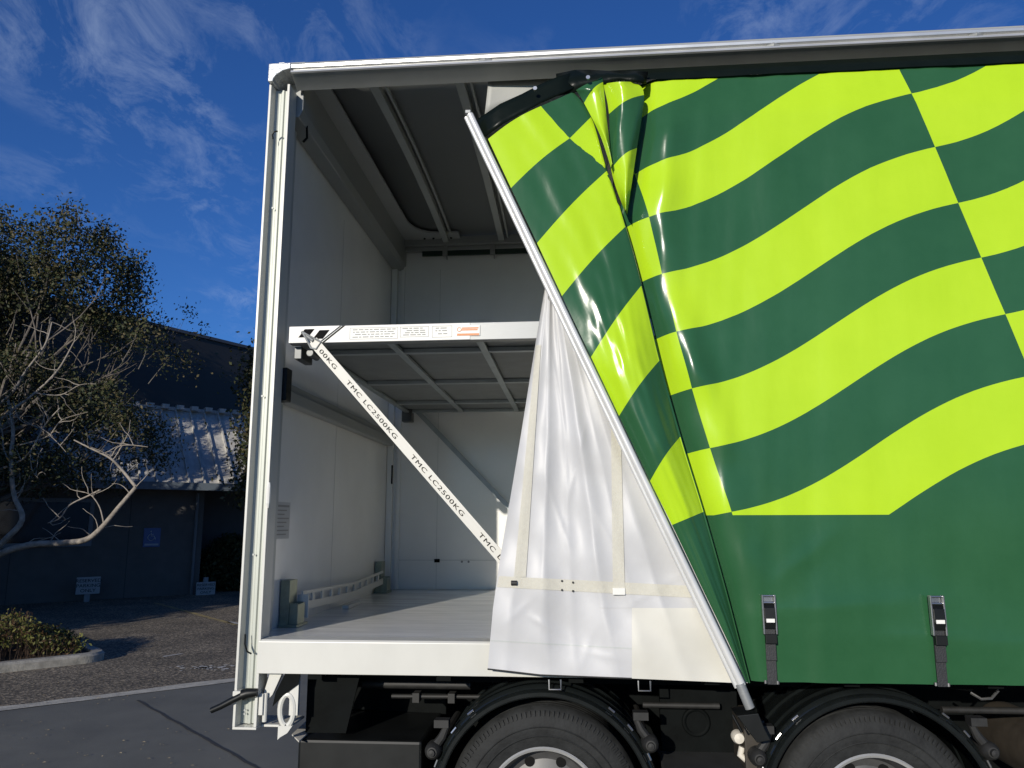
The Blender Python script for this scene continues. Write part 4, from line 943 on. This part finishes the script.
g = MB(); g.tube([(1.72, .30, .845), (2.05, .30, .845)], .013, n=10); g.tube([(2.98, .30, .845), (3.5, .30, .845)], .014, n=10); g.build('air_pipe', M['dark_steel'], T, smooth=40)
g = MB(); g.tube([(.46, .20, 1.010), (.46, .20, .985)], [.022, .018], n=14); g.build('drain_plug', M['galv'], T, smooth=30)
# tool box with pale end strip on its lid
tb0, tb1 = at(304, 740, 1, .10), at(445, 733, 1, .10)
g = MB(); g.box((.245, .10, .30), (.78, .62, .728)); tbx = g.build('tool_box', M['black'], T, bevel=.012)
sp_ = [Vector(at(320, 708, 2, .7365)), Vector(at(334, 709, 2, .7365)), Vector(at(299, 741, 2, .7365)), Vector(at(292, 734, 2, .7365))]
g = MB(); g.add(sp_+[v-Vector((0, 0, .006)) for v in sp_], [(0,1,2,3),(4,7,6,5),(0,4,5,1),(1,5,6,2),(2,6,7,3),(3,7,4,0)]); g.build('lid_edge_strip', mat('pale_plank', (.55, .53, .48), .7, var=.15, scale=14), tbx)
g = MB(); g.box((.45, .088, .55), (.60, .099, .58)); g.build('latch', M['dark_steel'], tbx, bevel=.003)

def tyre_profile(Rr=.400, rim=.225, wd=.235):
    return [(rim, .018), (rim+.012, .006), (rim+.04, .000), (rim+.075, -.008), (Rr-.075, -.010), (Rr-.060, -.006), (Rr-.045, -.004), (Rr-.020, .008), (Rr-.006, .022), (Rr, .040)] + \
           [(Rr+(-.010 if k % 3 == 0 else 0), .045+.0125*k) for k in range(13)]+[(Rr, wd-.035), (Rr-.03, wd), (rim, wd)]
def wheel(cx, side=1):
    y0 = .055 if side == 1 else 2.40; sg_ = side; c = (cx, y0, WZ)
    fl = lambda pr: [(r, sg_*y) for r, y in pr]
    g = MB(); g.ring(fl([(0, .06), (.055, .06), (.062, .075), (.085, .078), (.09, .12), (.10, .50)]), c, n=36); hub = g.build('wheel', M['dark_steel'], T, smooth=30)
    g = MB(); g.ring(fl(tyre_profile()), c, n=110)
    for k in range(120):     # fine shoulder ribs
        t = 2*math.pi*k/120; P_ = []
        for rr, yy in ((.362, -.0045), (.378, -.0005), (.384, .004), (.362, .008)):
            for dt in (-.011, .011): P_.append((c[0]+rr*math.cos(t+dt), c[1]+sg_*(yy-.003), c[2]+rr*math.sin(t+dt)))
        g.add(P_, [(0,1,3,2),(2,3,5,4),(4,5,7,6),(0,2,4,6),(1,7,5,3)])
    g.ring(fl([(.283, -.010), (.286, -.0125), (.289, -.010)]), c, n=80); g.ring(fl([(.318, -.012), (.321, -.0145), (.324, -.012)]), c, n=80)
    g.build('tyre', M['rubber'], hub, smooth=30, whole=True)
    g = MB(); g.ring(fl([(.236, .002), (.241, -.003), (.236, -.010), (.228, -.006), (.224, .012), (.215, .03), (.208, .06), (.200, .085), (.17, .098), (.13, .088), (.12, .072), (.08, .070), (.062, .071)]), c, n=80)
    g.build('rim', M['rimsteel'], hub, smooth=30)
    g = MB()
    for k in range(8):
        t = k*math.pi/4+.39; p = Vector((cx+.172*math.cos(t), y0+sg_*.093, WZ+.172*math.sin(t))); g.tube([p, p+Vector((0, sg_*-.004, 0))], .021, n=14)
    g.build('hand_hole', M['ink'], hub)
    g = MB(); g.ring(fl([(.2415, .001), (.244, -.006), (.238, -.0125), (.229, -.008), (.229, -.002)]), c, n=80); g.build('rim_lip', M['alu_rail'], hub, smooth=40)
    g = MB()
    for k in range(8):
        t = k*math.pi/4; p = Vector((cx+.102*math.cos(t), y0+sg_*.071, WZ+.102*math.sin(t))); g.tube([p, p+Vector((0, sg_*-.028, 0))], .013, n=6)
    g.build('wheel_nuts', M['chrome'], hub)
    g = MB(); g.ring(fl([(.225, .27), (.235, .265), (.31, .258), (.36, .265), (.395, .30), (.395, .47), (.36, .49), (.225, .49)]), c, n=60); g.build('inner_tyre', M['rubber'], hub, smooth=30)
def guard(cx, side=1):
    y0 = .010 if side == 1 else 2.44; f = lambda pr: [(r, side*y) for r, y in pr]
    pr = [(.428, .0), (.434, -.008), (.448, -.008), (.455, .004), (.457, .022), (.466, .028), (.473, .040), (.473, .066), (.466, .078), (.466, .115), (.474, .125), (.474, .150), (.466, .160), (.466, .25), (.474, .26), (.474, .285), (.466, .295), (.466, .42), (.473, .43), (.473, .45), (.466, .46), (.466, .545), (.455, .545)]
    inn = [(r-.009, y) for r, y in pr[4:-1]][::-1]
    g = MB(); g.ring(f(pr+inn+[(.436, .004)]), (cx, y0, WZ+.015), n=72, a0=R(-10), a1=R(192), closed=True); gd = g.build('mudguard', M['guard'], T, smooth=28)
    if side == 1:
        g = MB()
        for a_, yy in ((R(152), .02), (R(34), .02)):
            px, pz = cx+.475*math.cos(a_), WZ+.015+.475*math.sin(a_); 
            sx = 1 if math.cos(a_) > 0 else -1
            g.tube([(px-.02*sx, y0+.03, pz+.085), (px+.0*sx, y0+.03, pz+.04), (px+.035*sx, y0+.03, pz-.005)], [.012, .018, .020], n=10)
            q = Vector((px+.035*sx, y0+.005, pz-.012)); g.ring([(0, -.02), (.020, -.018), (.030, -.006), (.034, .01), (.034, .05), (0, .05)], q, n=20)
            g.ring([(0, -.032), (.013, -.030), (.015, -.018)], q, n=12)
            g.tube([(px+.02*sx, y0+.05, pz-.01), (px+.02*sx, y0+.60, pz-.01)], .02, n=10)
            g.box((px-.03, y0+.0, pz+.08), (px+.03, y0+.05, pz+.11))
        g.build('mudguard_bracket', M['dark_steel'], gd, smooth=30)
        g = MB()
        for a_ in (R(158), R(140), R(128), R(52), R(40), R(24)):
            q = Vector((cx+.470*math.cos(a_), y0+.02, WZ+.015+.470*math.sin(a_))); g.tube([q, q+Vector((-math.sin(a_)*.03, 0, math.cos(a_)*.03))], .0045, n=6)
        g.build('clip', M['chrome'], gd)
for cx in WX:
    wheel(cx); guard(cx); wheel(cx, -1); guard(cx, -1)
    g = MB(); g.tube([(cx, .3, WZ), (cx, 2.15, WZ)], .06, n=14); g.build('axle', M['chassis'], T, smooth=40)
wheel(6.6); wheel(6.6, -1)
# between the wheels
g = MB(); g.box((1.80, .36, .62), (2.14, .40, .90)); g.ring([(.046, -.012), (.054, -.016), (.062, -.012), (.062, 0)], (1.955, .36, .765), n=30); g.build('valve_plate', M['chassis'], T, bevel=.004)
g = MB(); g.box((1.78, .10, .30), (2.12, .45, .640)); g.build('battery_box', mat('grey_box', (.035, .037, .038), .5, var=.15), T, bevel=.008)
g = MB(); g.ring([(0, -.02), (.020, -.016), (.026, .0), (.026, .03), (0, .03)], (2.095, .14, .758), n=20); g.tube([(2.11, .15, .72), (2.10, .15, .69), (2.13, .15, .665)], .014, n=10); g.build('air_coupling', M['offwhite'], T, smooth=40)
g = MB(); g.box((2.115, .12, .60), (2.20, .40, .83)); g.build('spring_hanger', M['brown'], T, bevel=.006)
g = MB(); c = Vector(at(748, 725, 1, -.10)); g.prism([(c.x-.05, c.z+.045), (c.x+.03, c.z+.055), (c.x+.05, c.z+.0), (c.x+.07, c.z-.04), (c.x+.02, c.z-.05), (c.x-.01, c.z-.01)], 1, -.155, -.02); g.tube([(c.x-.06, -.12, c.z+.04), (c.x-.03, -.13, c.z-.02)], .006, n=8); g.build('pole_socket', M['black'], T, bevel=.006)
# gear further forward, glimpsed below the curtain
g = MB(); g.ring([(0, -.01), (.05, -.02), (.085, .0), (.09, .10), (.0, .11)], (3.10, .75, .96), n=24); g.build('air_bag', mat('dusty_rubber', (.32, .27, .22), .7, var=.3, scale=12), T, smooth=40)
g = MB(); g.tube([(3.06, .20, .935), (3.09, .18, .915), (3.13, .18, .918), (3.17, .2, .945)], .006, n=8); g.build('hose_clip', M['chrome'], T, smooth=40)
g = MB(); g.tube([(2.86, .5, .98), (3.02, .45, .93), (3.20, .5, .90)], .02, n=10); g.build('air_hose', M['dark_steel'], T, smooth=40)
g = MB(); g.tube([(3.20, .15, .66), (3.20, .15, .655)], .01); g.ring([(0, 0), (.125, .0), (.13, .01), (.13, .50), (0, .50)], (3.44, .25, .66), n=30); g.build('air_tank', M['brown'], T, smooth=30)

# scattered litter on the pavement and against the kerb
g = MB(); random.seed(31)
for i in range(90):
    if i < 45: px, py = random.uniform(0, 230), random.uniform(720, 766)
    else: px, py = random.uniform(0, 180), random.uniform(668, 706)
    p = Vector(at(px, py, 2, G+.012)); a = random.random()*6.28; q = random.uniform(.006, .016)
    g.add([p+Vector((math.cos(a)*q, math.sin(a)*q, 0)), p+Vector((-math.sin(a)*q*.5, math.cos(a)*q*.5, .003)), p+Vector((-math.cos(a)*q, -math.sin(a)*q, .001)), p+Vector((math.sin(a)*q*.5, -math.cos(a)*q*.5, .004))], [(0, 1, 2, 3)])
o = g.build('leaf_litter', mat('dry_litter', (.30, .24, .15), .8, var=.4, scale=30), fix=False); o['kind'] = 'stuff'; tag(o, 'dry leaf litter scattered over the pavement and along the kerb', 'leaves')
